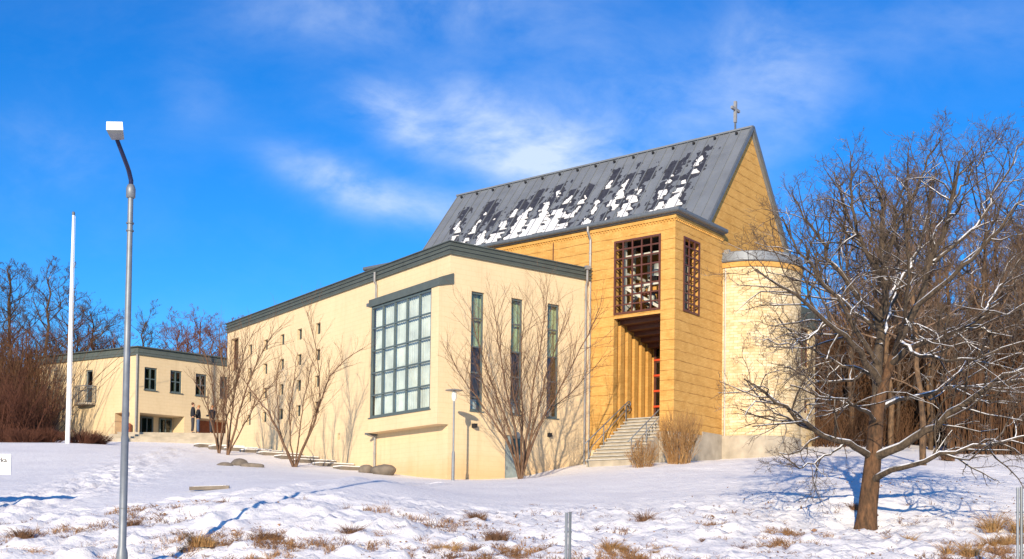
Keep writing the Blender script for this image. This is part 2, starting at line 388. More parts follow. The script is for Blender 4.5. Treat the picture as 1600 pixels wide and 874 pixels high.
M_ROCK = simple('boulder_stone', (0.17, 0.14, 0.11), 0.9, 0, 0.3, 3, 0.6)
M_BARK_MAIN = mat_bark('bark_big_tree', (0.045, 0.030, 0.020), (0.16, 0.085, 0.045), 0.0, 10)
M_TWIG_MAIN = mat_bark('twigs_big_tree', (0.040, 0.031, 0.024), (0.12, 0.088, 0.06), 0.85, 14, .42)
M_BARK_SM = mat_bark('bark_small_tree', (0.075, 0.045, 0.03), (0.20, 0.12, 0.075), 0.0, 16)
M_TWIGFINE = mat_bark('fine_twigs_big_tree', (0.058, 0.043, 0.033), (0.15, 0.108, 0.078), 0.30, 14, .5)
M_TWIG_SM = mat_bark('twigs_small_tree', (0.095, 0.052, 0.034), (0.20, 0.12, 0.075), 0.15)
M_TWIG_DK = mat_bark('twigs_dark_tree', (0.045, 0.030, 0.020), (0.11, 0.072, 0.045), 0.10)
M_TWIG_BR = mat_bark('twigs_brown_tree', (0.10, 0.064, 0.043), (0.24, 0.155, 0.10), 0.3)
M_TWIG_RD = mat_bark('twigs_red_tree', (0.10, 0.035, 0.018), (0.24, 0.095, 0.045), 0.0)
M_TRUNK_OR = mat_bark('orange_bark', (0.05, 0.035, 0.025), (0.20, 0.12, 0.065), 0.0, 6)
M_BRUSH = mat_bark('brush_stems', (0.05, 0.025, 0.015), (0.16, 0.085, 0.045), 0.0, 3)
M_HEDGE = mat_bark('hedge_twigs', (0.05, 0.020, 0.015), (0.13, 0.055, 0.035), 0.0, 3)
M_STRAW = mat_bark('dry_grass', (0.24, 0.12, 0.045), (0.52, 0.32, 0.14), 0.0, 5)
M_STRAW2 = mat_bark('tawny_grass', (0.13, 0.065, 0.03), (0.40, 0.22, 0.10), 0.0, 1.2)
M_WEED = mat_bark('dry_weed', (0.10, 0.055, 0.035), (0.30, 0.17, 0.10), 0.0, 5)
M_SHRUB = mat_bark('tawny_shrub', (0.20, 0.10, 0.04), (0.44, 0.26, 0.11), 0.0, 6)

# ------------------------------------------------------------------ frames of the buildings
A1 = np.array([sin(YAW_A), cos(YAW_A), 0]); A2 = np.array([cos(YAW_A), -sin(YAW_A), 0])
C1 = np.array([sin(YAW_C), cos(YAW_C), 0]); C2 = np.array([cos(YAW_C), -sin(YAW_C), 0])
KA = np.array([-2.56, 44.0, 0.0]); TC = np.array([6.60, 45.85, 0.0]); KB = np.array([-22.93, 68.0, 0.0])
def inA(x, y): p = KA + A2 * x + A1 * y; return p[0], p[1]
def inC(x, y): p = TC + C2 * x + C1 * y; return p[0], p[1]

# ------------------------------------------------------------------ terrain
def vnoise(x, y, seed=0):
    xi = np.floor(x).astype(np.int64); yi = np.floor(y).astype(np.int64); fx = x - xi; fy = y - yi
    fx = fx * fx * (3 - 2 * fx); fy = fy * fy * (3 - 2 * fy)
    def h(a, b):
        n = (a * 374761393 + b * 668265263 + seed * 1442695041) & 0xffffffff
        n = ((n ^ (n >> 13)) * 1274126177) & 0xffffffff
        return ((n ^ (n >> 16)) & 0xffff) / 65535.0
    return (h(xi, yi) * (1 - fx) + h(xi + 1, yi) * fx) * (1 - fy) + (h(xi, yi + 1) * (1 - fx) + h(xi + 1, yi + 1) * fx) * fy
def fbm(x, y, o=4, seed=0):
    t = 0; a = 0.5
    for i in range(o): t = t + a * (vnoise(x, y, seed + i * 17) - 0.5); x = x * 2.03; y = y * 2.03; a *= 0.5
    return t * 2
CP = []
def cp(px, py, Y): q = atY(px, py, Y); CP.append((q[0], q[1], q[2]))
for px, py, Y in ((0, 874, 18.5), (0, 822, 23), (0, 772, 29), (0, 735, 40), (-60, 693, 56), (105, 693, 56), (200, 694, 60), (190, 874, 19.3), (190, 790, 26), (190, 750, 35), (180, 715, 47),
                  (325, 835, 20.5), (435, 782, 23.6), (500, 767, 26), (570, 748, 30.5), (360, 760, 31), (354, 710, 52), (330, 699, 60), (430, 722, 50), (460, 731, 46), (330, 740, 38),
                  (600, 741, 46), (520, 752, 36), (697, 749, 43.6), (590, 738, 48), (700, 858, 20.5), (700, 822, 23), (700, 792, 26), (700, 772, 31.5), (700, 756, 39),
                  (805, 748, 46), (905, 728, 47.5), (925, 730, 46), (860, 746, 42), (980, 729, 43.5), (1032, 724, 46), (1130, 718, 49), (1250, 706, 50.5), (1050, 741, 38),
                  (900, 868, 20), (900, 820, 24), (900, 784, 29), (900, 760, 35), (1100, 868, 20), (1100, 812, 24.5), (1100, 772, 30), (1200, 742, 37),
                  (1352, 827, 25), (1325, 772, 27.8), (1312, 738, 33), (1290, 716, 42), (1352, 868, 20.3), (1443, 730, 40), (1500, 714, 50), (1600, 716, 50), (1600, 770, 31), (1600, 868, 20.5),
                  (1480, 800, 27), (1700, 760, 35), (1700, 868, 20.5), (1330, 692, 60), (1620, 706, 62)):
    cp(px, py, Y)
for x in (-70, -45, -20, 0, 20, 45, 80): CP += [(x, 12, -1.45), (x, 5, -1.5)]
for x, z in ((-80, 6.3), (-45, 6.2), (-20, 6.3), (10, 6.0), (45, 6.0), (85, 5.5)): CP += [(x, 90, z), (x, 130, z + 1.5)]
CP += [(-23, 68, 5.55), (-31, 73, 5.6), (-19, 64, 5.35), (-18.7, 62, 4.95), (-50, 58, 4.6), (-75, 58, 4.6), (-60, 30, 1.0), (-60, 20, -0.6), (70, 50, 4.0), (75, 30, 1.5), (70, 20, -0.6)]
CP = np.array(CP)
def _tps_fit():
    X = CP[:, :2] / 20; n = len(X); d2 = ((X[:, None] - X[None]) ** 2).sum(-1)
    K_ = 0.5 * d2 * np.log(d2 + 1e-12) + np.eye(n) * 0.004; P_ = np.c_[np.ones(n), X]
    A = np.block([[K_, P_], [P_.T, np.zeros((3, 3))]]); return X, np.linalg.solve(A, np.r_[CP[:, 2], np.zeros(3)])
_TX, _TW = _tps_fit()
def gz(x, y):
    x = np.clip(np.atleast_1d(np.asarray(x, float)), -78, 84); y = np.clip(np.atleast_1d(np.asarray(y, float)), 6, 128)
    out = np.empty(x.shape); xf, yf, of = x.ravel(), y.ravel(), out.ravel()
    for s in range(0, len(xf), 20000):
        Q = np.c_[xf[s:s + 20000], yf[s:s + 20000]] / 20; d2 = ((Q[:, None] - _TX[None]) ** 2).sum(-1)
        of[s:s + 20000] = (0.5 * d2 * np.log(d2 + 1e-12)) @ _TW[:-3] + _TW[-3] + Q @ _TW[-2:]
    return of.reshape(x.shape)
def g1(x, y): return float(gz(x, y)[0])
def ground_at(px, Y, py=760):
    x = atY(px, py, Y)[0]; return np.array([x, Y, g1(x, Y)])

def axis(lo, f0, f1, hi, step, g=1.12):
    mid = list(np.arange(f0, f1, step)); a = []; v, s = f0, step
    while v > lo: s *= g; v -= s; a.append(v)
    b = []; v, s = mid[-1], step
    while v < hi: s *= g; v += s; b.append(v)
    return np.array(a[::-1] + mid + b)
def seg_dist(x, y, pts):
    best = np.full(x.shape, 1e9)
    for (x0, y0), (x1, y1) in zip(pts[:-1], pts[1:]):
        dx, dy = x1 - x0, y1 - y0; t = np.clip(((x - x0) * dx + (y - y0) * dy) / (dx * dx + dy * dy), 0, 1)
        best = np.minimum(best, np.hypot(x - x0 - t * dx, y - y0 - t * dy))
    return best
def pxpath(l): return [tuple(atY(px, py, Y)[:2]) for px, py, Y in l]
TRACK1 = pxpath([(-20, 824, 22.5), (110, 806, 24.5), (250, 795, 25.5), (390, 787, 25.5), (500, 772, 27.5), (600, 756, 32), (680, 751, 38)])
TRACK2 = pxpath([(-20, 806, 24), (40, 785, 27), (130, 762, 31), (230, 720, 46), (290, 700, 58)])
def build_ground():
    xs = axis(-2200, -16, 19, 2200, 0.12, 1.045); ys = axis(-600, 18, 40, 2500, 0.12, 1.03)
    X, Y = np.meshgrid(xs, ys); Z = gz(X, Y)
    brow = 26.0 + 3.5 * np.clip((X + 5) / 6, 0, 1) + fbm(X * .2, Y * .2, 2, 91) * 3; w = np.clip((brow - Y) / 4, 0, 1) * np.clip((Y - 2) / 6, 0, 1); w = w + 0.06 + .10 * np.clip((X - 3) / 6, 0, 1) * (Y < 36)
    near = (np.abs(X) < 60) & (Y < 75) & (Y > 5)
    bump = fbm(X * .9, Y * 1.1, 4, 3) * 0.13 * w + np.abs(fbm(X * 4.3, Y * 3.3, 3, 9)) * 0.17 * w + fbm(X * 2.0, Y * 4.5, 3, 19) * .045 * np.clip((X - 1) / 6, 0, 1) * (Y < 44)
    clump = np.clip(fbm(X * 2.1, Y * 2.1, 3, 21), 0.05, 1) * 0.26 * np.clip((27 - Y) / 5, 0, 1)
    Z = Z + np.where(near, bump + clump, 0)
    Z += np.where(near, fbm(X * 0.25, Y * 0.25, 3, 5) * 0.07, 0)
    d = seg_dist(X, Y, TRACK1); Z += np.where(d < 1.2, (-0.09 * np.exp(-(d / 0.18) ** 2) + 0.06 * np.exp(-((d - 0.38) / 0.14) ** 2)) * (1 + .6 * np.sin(X * 7)), 0)
    d = seg_dist(X, Y, TRACK2); band = np.exp(-(d / 1.3) ** 2)
    Z += np.where(near, band * fbm(X * 5.5, Y * 3.0, 3, 33) * 0.20, 0)
    far = np.clip((np.hypot(X, Y - 60) - 160) / 900, 0, 1); Z += far * 20 * (Y > 60)
    ny, nx = X.shape; i = np.arange(ny - 1)[:, None] * nx + np.arange(nx - 1)[None]
    Q = np.stack([i, i + 1, i + nx + 1, i + nx], -1).reshape(-1, 4)
    me = np_mesh('snow_ground', np.c_[X.ravel(), Y.ravel(), Z.ravel()], Q, True)
    o = link('ground', me, M_SNOW); tag(o, kind='structure', label='snow covered ground rising from the rough bank to the church')
build_ground()

# ------------------------------------------------------------------ annex
def grid_frame(mb, o, e, n, W, z0, z1, cols, rows, t=0.05, d=0.06, edge=0.07):
    """window frame bars in the plane through plan point o"""
    P = lambda a, z: Vector((o[0] + e[0] * a, o[1] + e[1] * a, z))
    up = Vector((n[0], n[1], 0)); k = 0
    for i in range(cols + 1):
        a = W * i / cols; w = edge if i in (0, cols) else t; a = min(max(a, edge / 2), W - edge / 2)
        mb.bar(P(a, z0), P(a, z1), w, d, up)
    for j in range(rows + 1):
        z = z0 + (z1 - z0) * j / rows; w = edge if j in (0, rows) else t; z = min(max(z, z0 + edge / 2), z1 - edge / 2)
        mb.bar(P(edge * .3, z), P(W - edge * .3, z), w, d * 0.86, up)
    return mb
def sheet(o, e, W, z0, z1):
    return MB().poly([(o[0], o[1], z0), (o[0] + e[0] * W, o[1] + e[1] * W, z0), (o[0] + e[0] * W, o[1] + e[1] * W, z1), (o[0], o[1], z1)])
def curtain(o, e, n, W, z0, z1, amp=0.03, per=0.16):
    m = MB(); k = int(W / per * 4); pts = []
    for i in range(k + 1):
        a = W * i / k; dd = amp * sin(2 * pi * a / per + 1.3 * sin(a * 2.1)); pts.append((o[0] + e[0] * a + n[0] * dd, o[1] + e[1] * a + n[1] * dd))
    for p, q in zip(pts[:-1], pts[1:]): m.poly([(*p, z0), (*q, z0), (*q, z1), (*p, z1)])
    return m
def downpipe(pts, r=0.045, brackets=True):
    m = MB().tube(pts, r, 8)
    if brackets:
        (x0, y0, z0), (x1, y1, z1) = pts[-2], pts[-1]
        z = max(z0, z1) - 0.6
        while z > min(z0, z1) + 0.3: m.lathe((x0, y0, z), [(r + .001, -.03), (r + 0.015, -.03), (r + 0.015, .03), (r + .001, .03)], 8); z -= 2.0
    return m

root = empty('annex_building', (KA[0], KA[1], 0), -YAW_A)
tag(root, 'cream two storey annex with grey fascia and large gridded bay window', 'building')
LA = 22.65
FT = 11.14
small = [(19.25 - 2.0 * c, 19.75 - 2.0 * c, z - 0.55, z) for c in range(5) for z in (10.06, 8.80, 7.53, 6.28)]
wl = MB()
wl.wall((0, 0), (0, 1), (-1, 0), LA, 0.5, FT, small + [(21.1, 22.15, 8.9, 10.68), (9.1, 9.3, 4.3, 4.6, .1)], 0.28)
wl.build('wall', M_CREAM, root)
tall = [(1.03, 1.66, 4.99, 9.80), (3.02, 3.62, 4.99, 9.80), (4.92, 5.56, 4.99, 9.83)]
wr = MB()
wr.wall((0, 0), (1, 0), (0, -1), 7.32, 0.5, FT, tall + [(2.80, 3.72, 1.0, 4.12, .15)], 0.22)
wr.build('wall', M_CREAM, root)
bk = MB().poly([(7.32, 0, 0.5), (7.32, 0, FT), (0.9, LA, FT), (0.9, LA, 0.5)]).poly([(0, LA, 0.5), (0.9, LA, 0.5), (0.9, LA, FT), (0, LA, FT)]); bk.build('wall', M_CREAM, root)
MB().poly([(0.0, 0.0, FT + .3), (7.3, 0, FT + .3), (0.9, LA, FT + .3), (0, LA, FT + .3)]).build('roof', M_ZINC, root)
fp = [(0.9, LA), (0, LA), (0, 0), (7.25, 0)]
prof = [(0.0, FT - .02), (.10, FT - .02), (.10, FT + .02), (.03, FT + .03), (.08, FT + .15), (.13, FT + .155), (.13, FT + .18), (.04, FT + .185), (.08, FT + .31), (.13, FT + .315), (.13, FT + .34), (.04, FT + .345), (.09, FT + .46), (.15, FT + .465), (.15, FT + .50), (0, FT + .53)]
fas = MB().sweep(fp, prof, side=1).build('fascia', M_FASCIA, root)
# bay
BZ0, BZ1, BO = 4.35, 9.82, 0.50
b = MB()
b.wall((-BO, 0.0), (0, 1), (-1, 0), 5.55, BZ0, BZ1, [(0.58, 5.46, 4.99, 9.80)], 0.14)
b.poly([(0, -0.003, BZ0 + .0), (0, -0.003, BZ1 + .2), (-BO, -0.003, BZ1), (-BO, -0.003, BZ0)])
b.poly([(0, 5.55, BZ0), (0, 5.55, BZ1), (-BO, 5.55, BZ1), (-BO, 5.55, BZ0)])
b.poly([(0, 0, BZ0 - 0.02), (0, 5.55, BZ0 - 0.02), (-BO, 5.55, BZ0), (-BO, 0, BZ0)])
bay = b.build('bay', M_CREAM, root)
cap = MB().sweep([(-BO, 5.58), (-BO, 0)], [(-BO + .002, BZ1 + .50), (.03, BZ1 + .30), (.05, BZ1 + .28), (.05, BZ1 - .02), (-BO + .002, BZ1 - .02)], side=1)
cap.poly([(-BO - .05, -.06, BZ1 - .021), (.13, -.06, BZ1 + .14), (.13, -.06, BZ1 + .56), (-BO - .05, -.06, BZ1 + .30)]).poly([(-BO - .05, -.06, BZ1 + .30), (.13, -.06, BZ1 + .56), (.13, -.002, BZ1 + .56), (-BO - .05, -.002, BZ1 + .30)]).poly([(.13, -.06, BZ1 + .14), (.13, -.002, BZ1 + .14), (.13, -.002, BZ1 + .56), (.13, -.06, BZ1 + .56)]).poly([(-BO - .05, -.06, BZ1 - .021), (-BO - .05, 0, BZ1 - .021), (-BO - .05, 0, BZ1 + .30), (-BO - .05, -.06, BZ1 + .30)])
cap.build('bay_roof', M_FASCIA, bay)
MB().box((-BO - .09, 5.56, BZ1 + .02), (-.02, 5.72, BZ1 + .16)).build('gutter', M_GUTTER, bay)
wf = grid_frame(MB(), (-BO + .07, 0.58), (0, 1), (-1, 0), 4.88, 4.99, 9.80, 5, 5, .06, .08, .09).build('window', M_FRAME, root)
sheet((-BO + .08, 0.60), (0, 1), 4.84, 5.02, 9.77).build('pane', M_GLASS, wf)
curtain((-BO + .22, 0.3), (0, 1), (-1, 0), 5.1, 4.6, 9.9).build('curtain', M_CURT, wf)
MB().box((-BO - .05, .5, 4.945), (-BO + .10, 5.5, 4.985)).build('sill', M_FRAME, wf)
for (a, b_, z0, z1) in tall:
    zz = [z0, z0 + .55, z0 + 1.55, z0 + 2.6, z0 + 3.75, z1]
    m = MB(); P = lambda a_, z: (a_, .12, z)
    for x in (a + .03, b_ - .03): m.bar(P(x, z0), P(x, z1), .06, .08, (0, 1, 0))
    for z in zz: m.bar(P(a, min(max(z, z0 + .04), z1 - .04)), P(b_, min(max(z, z0 + .04), z1 - .04)), .08 if z in (z0, z1) else .055, .09, (0, 1, 0))
    w = m.build('window', M_FRAME, root)
    sheet((a, .14), (1, 0), b_ - a, z0, z1).build('pane', M_GLASS, w)
    curtain((a - .1, .30), (1, 0), (0, -1), b_ - a + .2, z0 + 2.62, z1 + .1, .02, .2).build('curtain', M_CURT2, w)
    curtain((a + .05, .32), (1, 0), (0, -1), (b_ - a) * .75, z0, z0 + .5, .01, .3).build('blind', M_CURT, w)
    MB().box((a - .03, -.05, z0 - .045), (b_ + .03, .10, z0 - .005)).build('sill', M_FRAME, w)
ws0 = None
for (a, b_, z0, z1) in small:
    if ws0 is None:
        ws0 = grid_frame(MB(), (.15, 0), (0, 1), (-1, 0), .50, 0, .55, 1, 1, .03, .04, .03).build('window', M_FRAME, root); ws0.location = (0, a, z0)
        sheet((.17, 0), (0, 1), .5, 0, .55).build('pane', M_GLASS_D, ws0)
    else:
        w = copy_tree(ws0, root); w.location = (0, a, z0)
lg = grid_frame(MB(), (.22, 21.1), (0, 1), (-1, 0), 1.05, 8.9, 10.68, 2, 2, .04, .05, .05).build('window', M_BROWN, root)
sheet((.24, 21.1), (0, 1), 1.05, 8.9, 10.68).build('pane', M_GLASS_D, lg)
MB().box((.10, 9.05, 4.25), (.13, 9.35, 4.65)).build('vent', M_DARK, root)
dr = MB().box((2.81, .06, 1.0), (3.71, .10, 4.11)).build('door', M_GREYDOOR, root)
MB().box((3.14, .045, 3.35), (3.62, .075, 4.0)).build('pane', M_GLASS_D, dr)
MB().box((2.90, .03, 2.7), (2.94, .058, 2.84)).build('handle', M_STEEL, dr)
MB().box((1.12, -.22, 4.30), (1.26, -.001, 4.46)).build('wall_lamp', M_DARK, root)
MB().box((4.98, -.16, 4.18), (5.12, -.001, 4.34)).build('wall_lamp', M_DARK, root)
MB().tube([(3.36, -.002, 4.15), (3.36, -.10, 4.15)], .12, 14).build('round_lamp', M_STEEL, root)
MB().box((4.62, -.05, 0.0), (7.2, -.003, 2.55)).build('plinth', M_CREAM, root)
downpipe([(-.15, 5.82, FT + .3), (-.15, 5.82, FT - .1), (-.06, 5.82, FT - .25), (-.06, 5.82, BZ1 + .1)], .05, False).build('downpipe', M_PIPE, root)
downpipe([(-BO + .05, 5.68, 4.30), (-.10, 5.68, 4.22), (-.08, 5.68, 4.1), (-.08, 5.68, 2.4)], .05).build('downpipe', M_PIPE, root)
MB().box((-.55, 5.6, 4.28), (0, 5.74, 4.36)).build('gutter', M_GUTTER, root)
downpipe([(6.95, -.16, FT + .42), (6.95, -.16, FT - .10), (6.95, -.08, FT - .30), (6.95, -.08, 2.5)], .05).build('downpipe', M_PIPE, root)
MB().box((6.85, -.24, FT + .40), (7.05, -.06, FT + .56)).build('rainwater_head', M_PIPE, root)

# ------------------------------------------------------------------ church
ch = empty('church', (TC[0], TC[1], 0), -YAW_C)
tag(ch, 'ochre masonry church with steep grey snow patched roof, corner bell tower and rounded pale apse', 'church')
EZ = 13.36; LC = 18.0; GX, GZ0 = 6.78, 18.90; SL = math.tan(radians(52.3)); HB = 4.1      # ridge, half width of the steep roof
O0, O1, OZ = 0.67, 2.97, 9.50
m = MB()
m.wall((0, 0), (0, 1), (-1, 0), LC, 1.0, EZ, [(O0, O1, OZ, 12.68, .35), (O0, O1, 2.0, OZ - .16, 0.02)], .35)
m.build('wall', M_OCHRE, ch)
m = MB()
m.wall((0, 0), (1, 0), (0, -1), 4.3, 1.0, EZ, [(.68, 2.06, 9.47, 12.62)], .35)
m.poly([(4.3, 0, 12.0), (10.95, 0, 12.0), (10.95, 0, 13.5), (GX + HB, 0, GZ0 - HB * SL), (GX, 0, GZ0), (GX - HB + .6, 0, GZ0 - (HB - .6) * SL), (4.3, 0, 13.5)][:0] or [(4.3, 0, 4), (10.95, 0, 4), (10.95, 0, GZ0 - 4.17 * SL), (GX, 0, GZ0), (4.3, 0, GZ0 - (GX - 4.3) * SL)])
m.poly([(GX - HB, 0, EZ), (4.3, 0, EZ), (4.3, 0, GZ0 - (GX - 4.3) * SL), (GX - HB, 0, GZ0 - HB * SL)])
m.build('wall', M_OCHRE, ch)
m = MB(); m.poly([(10.95, 0, 1), (10.95, LC, 1), (10.95, LC, 13.5), (10.95, 0, 13.5)])
m.poly([(0, LC, 1), (10.95, LC, 1), (10.95, LC, EZ), (GX, LC, GZ0), (GX - HB, LC, EZ), (0, LC, EZ)]); m.build('wall', M_OCHRE, ch)
# roofs
RL = LC - .12
def roof_pt(s, t, h=0.0):                      # s along the ridge from the gable, t down the slope from the ridge
    c, sn = cos(radians(52.3)), sin(radians(52.3)); return (GX - t * c - h * sn, s, GZ0 + .12 - t * sn + h * c)
RT = 6.95
m = MB()
for sgn in (-1, 1):
    P = lambda s, t, h=0: tuple((roof_pt(s, t, h) if sgn < 0 else (2 * GX - roof_pt(s, t, h)[0], s, roof_pt(s, t, h)[2])))
    n = len(m.v); m.v += [P(-.12, 0), P(RL, 0), P(RL, RT), P(-.12, RT), P(-.12, 0, -.10), P(RL, 0, -.10), P(RL, RT, -.10), P(-.12, RT, -.10)]
    m.f += [(n, n + 1, n + 2, n + 3), (n + 7, n + 6, n + 5, n + 4), (n, n + 3, n + 7, n + 4), (n + 1, n + 5, n + 6, n + 2), (n + 3, n + 2, n + 6, n + 7)]
rf = m.build('roof', M_ZINC, ch)
m = MB(); k = 0; s = -.08
while s < RL:
    a, b_ = roof_pt(s, .05, .02), roof_pt(s, RT - .02, .02); m.bar(a, b_, .035, .05, (-sin(radians(52.3)), 0, cos(radians(52.3)))); s += .56 if s > 0 else .5
m.build('seam', M_ZINC, rf)
m = MB().bar((GX, -.14, GZ0 + .13), (GX, RL + .02, GZ0 + .13), .22, .08)
m.build('ridge_cap', M_ZINC, rf)
s = .55
while s < RL: q = roof_pt(s, .33, .06); MB().box((q[0] - .07, q[1] - .045, q[2] - .04), (q[0] + .05, q[1] + .045, q[2] + .05)).build('ridge_vent', M_DARK, rf); s += 1.12
for sg in (-1, 1):
    m = MB(); g0 = (GX, -.16, GZ0 + .12); g1_ = (GX + sg * 4.2, -.16, GZ0 + .12 - 4.2 * SL); m.bar(g0, g1_, .10, .20, (0, 1, 0)) if False else m.bar(g0, g1_, .09, .16)
    m.build('verge_trim', M_GUTTER, rf)
m = MB().poly([(-.02, -.02, EZ + .16), (GX - HB + .3, -.02, EZ + .42), (GX - HB + .3, LC, EZ + .42), (-.02, LC, EZ + .16)]).poly([(GX - HB - .4, -.03, EZ + .38), (4.3, -.03, EZ + .38), (4.3, .2, EZ + .38), (GX - HB - .4, .2, EZ + .38)])
m.build('roof', M_ZINC, ch)
m = MB().sweep([(0, LC), (0, 0), (4.05, 0)], [(0, EZ + .0), (.16, EZ + .02), (.16, EZ + .05), (.30, EZ + .07), (.34, EZ + .12), (.34, EZ + .22), (.30, EZ + .24), (.0, EZ + .26)], side=1)
m.build('gutter', M_GUTTER, ch)
m = MB().sweep([(0, LC), (0, 0), (4.2, 0)], [(0, EZ - .14), (.06, EZ - .14), (.06, EZ - .003), (0, EZ - .003)], side=1)
s = .06
while s < LC: m.poly([(-.062, s, EZ - .22), (-.002, s - .045, EZ - .22), (-.002, s - .045, EZ - .14), (-.062, s, EZ - .14)]); m.poly([(-.062, s, EZ - .22), (-.002, s + .045, EZ - .22), (-.002, s + .045, EZ - .14), (-.062, s, EZ - .14)]); m.poly([(-.062, s, EZ - .22), (-.002, s + .045, EZ - .22), (-.002, s - .045, EZ - .22)]); s += .15
s = .06
while s < 4.2: m.poly([(s, -.062, EZ - .22), (s - .045, -.002, EZ - .22), (s - .045, -.002, EZ - .14), (s, -.062, EZ - .14)]); m.poly([(s, -.062, EZ - .22), (s + .045, -.002, EZ - .22), (s + .045, -.002, EZ - .14), (s, -.062, EZ - .14)]); m.poly([(s, -.062, EZ - .22), (s + .045, -.002, EZ - .22), (s - .045, -.002, EZ - .22)]); s += .15
m.build('dogtooth_band', M_OCHRE_PLAIN, ch)

# snow lying on the roof: ragged thin sheets between the seams, on darker wet metal
def roof_snow():
    ds, dt = .05, .05; S = np.arange(0.2, RL - .1, ds); T = np.arange(.3, RT + .01, dt); SS, TT = np.meshgrid(S, T, indexing='ij')
    strips = ROOF_STRIPS; snow = np.zeros(SS.shape, bool); wet = np.zeros(SS.shape, bool)
    r = np.random.default_rng(5); nA = fbm(SS * 1.5, TT * 1.3, 4, 11); nB = fbm(SS * 4.2, TT * 3.4, 3, 12)
    for (s0, t0, s1, t1, hw) in strips:        # top (s0,t0), foot (s1,t1)
        f = np.clip((TT - t0) / (t1 - t0), 0, 1); cs = s0 + (s1 - s0) * f
        lw = r.uniform(.22, .42, 60).cumsum(); led = np.searchsorted(lw, TT.ravel()).reshape(TT.shape); fr_ = (TT - np.r_[0, lw][led]) / np.r_[lw[0], np.diff(lw)][np.minimum(led, 58)]
        jit = r.normal(size=80)[led] * .09; wj = r.uniform(.55, 1.25, 80)[led]; gap = r.random(80)[led] < (.30 * (1 - f) + .03)
        d = SS - cs + jit; wR = (hw * (.25 + 1.15 * f) * wj + nA * .30 + nB * .16); wL = wR * (.55 + .75 * np.clip(fr_, 0, 1))
        snow |= (d < wR) & (d > -wL) & (TT > t0 - .1 + nA) & (TT < t1 + .5) & ~gap
        wet |= (np.abs(d) < np.maximum(wR, .05) + .20 + nB * .45 + .12 * (1 - f)) & (TT > t0 - .75 + nA) & (TT < t1 + .6)
    wet &= TT < RT - .02
    for name, mask, h, mt in (('wet_patch', wet, .004, simple('wet_zinc', (.042, .042, .050), .5, .1, .3, 5)), ('snow_patch', snow, .03, simple('roof_snow', (.66, .66, .68), .85, 0, .16, 2.2, .4))):
        V, Qd, idx = [], [], {}
        def vid(i, j, top):
            kx = (i, j, top)
            if kx not in idx: idx[kx] = len(V); V.append(roof_pt(S[0] + i * ds - ds / 2, T[0] + j * dt - dt / 2, (h + .010 * math.sin(i * .7 + j * 1.3) * math.sin(j * .6) * (h > .01)) if top else .002))
            return idx[kx]
        ni, nj = mask.shape
        for i in range(ni):
            for j in range(nj):
                if not mask[i, j]: continue
                Qd.append((vid(i, j, 1), vid(i + 1, j, 1), vid(i + 1, j + 1, 1), vid(i, j + 1, 1)))
                if h > .01:
                    for (di, dj, a, b_) in ((-1, 0, (i, j), (i, j + 1)), (1, 0, (i + 1, j), (i + 1, j + 1)), (0, -1, (i, j), (i + 1, j)), (0, 1, (i, j + 1), (i + 1, j + 1))):
                        ii, jj = i + di, j + dj
                        if not (0 <= ii < ni and 0 <= jj < nj) or not mask[ii, jj]: Qd.append((vid(*a, 1), vid(*b_, 1), vid(*b_, 0), vid(*a, 0)))
        o = link(name, np_mesh(name, np.array(V), np.array(Qd), h > .01), mt, rf); o['kind'] = 'stuff'
ROOF_STRIPS = [(16.29, 2.55, 15.81, 4.06, 0.1), (14.64, 2.17, 14.73, 4.5, 0.17), (13.62, 3.03, 13.69, 4.94, 0.2), (12.4, 2.76, 12.82, 5.23, 0.30), (11.41, 2.05, 11.5, 5.08, 0.34), (10.14, 1.82, 10.4, 5.15, 0.42), (9.0, 2.72, 9.23, 5.43, 0.40), (7.98, 2.72, 8.44, 5.26, 0.22), (6.91, 1.9, 7.04, 5.25, 0.12), (5.73, 2.06, 5.94, 5.26, 0.14), (4.71, 2.09, 5.02, 5.23, 0.15), (3.17, 1.83, 3.19, 5.28, 0.1), (1.98, 1.57, 2.39, 5.4, 0.3)]
roof_snow()

# bell chamber, lattices, entrance niche
D = 3.4
m = MB()
IN = .352
m.poly([(IN, .4, OZ), (IN, .4, EZ), (D, .4, EZ), (D, .4, OZ)][::1]) if False else None
m.poly([(IN, 3.4, OZ), (D, 3.4, OZ), (D, 3.4, EZ), (IN, 3.4, EZ)]); m.poly([(D, .36, OZ), (D, 3.4, OZ), (D, 3.4, EZ), (D, .36, EZ)])
m.poly([(IN, O1, OZ), (IN, 3.4, OZ), (IN, 3.4, EZ), (IN, O1, EZ)])
m.build('bell_chamber', M_OCHRE_PLAIN, ch)
MB().box((.0 + .004, O0 + .002, OZ - .16), (D, O1 - .002, OZ - .002)).build('chamber_floor', M_BROWN, ch)
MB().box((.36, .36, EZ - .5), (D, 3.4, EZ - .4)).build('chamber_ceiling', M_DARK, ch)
def lattice(o, e, n, W, z0, z1, c, r, name='lattice'):
    g = MB(); grid_frame(g, o, e, n, W, z0, z1, c, r, .06, .05, .085)
    P = lambda a, z, d_: (o[0] + e[0] * a - n[0] * d_, o[1] + e[1] * a - n[1] * d_, z)
    for j in range(1, r):
        z = z0 + (z1 - z0) * j / r
        for a in ((.12, W - .12)): g.bar(P(a, z, 0), P(a, z - .12, .42), .035, .035)
    return g.build(name, M_BROWN, ch)
lattice((-.02, O0), (0, 1), (-1, 0), O1 - O0, OZ, 12.68, 5, 8)
lattice((.68, -.02), (1, 0), (0, -1), 1.38, 9.47, 12.62, 3, 8)
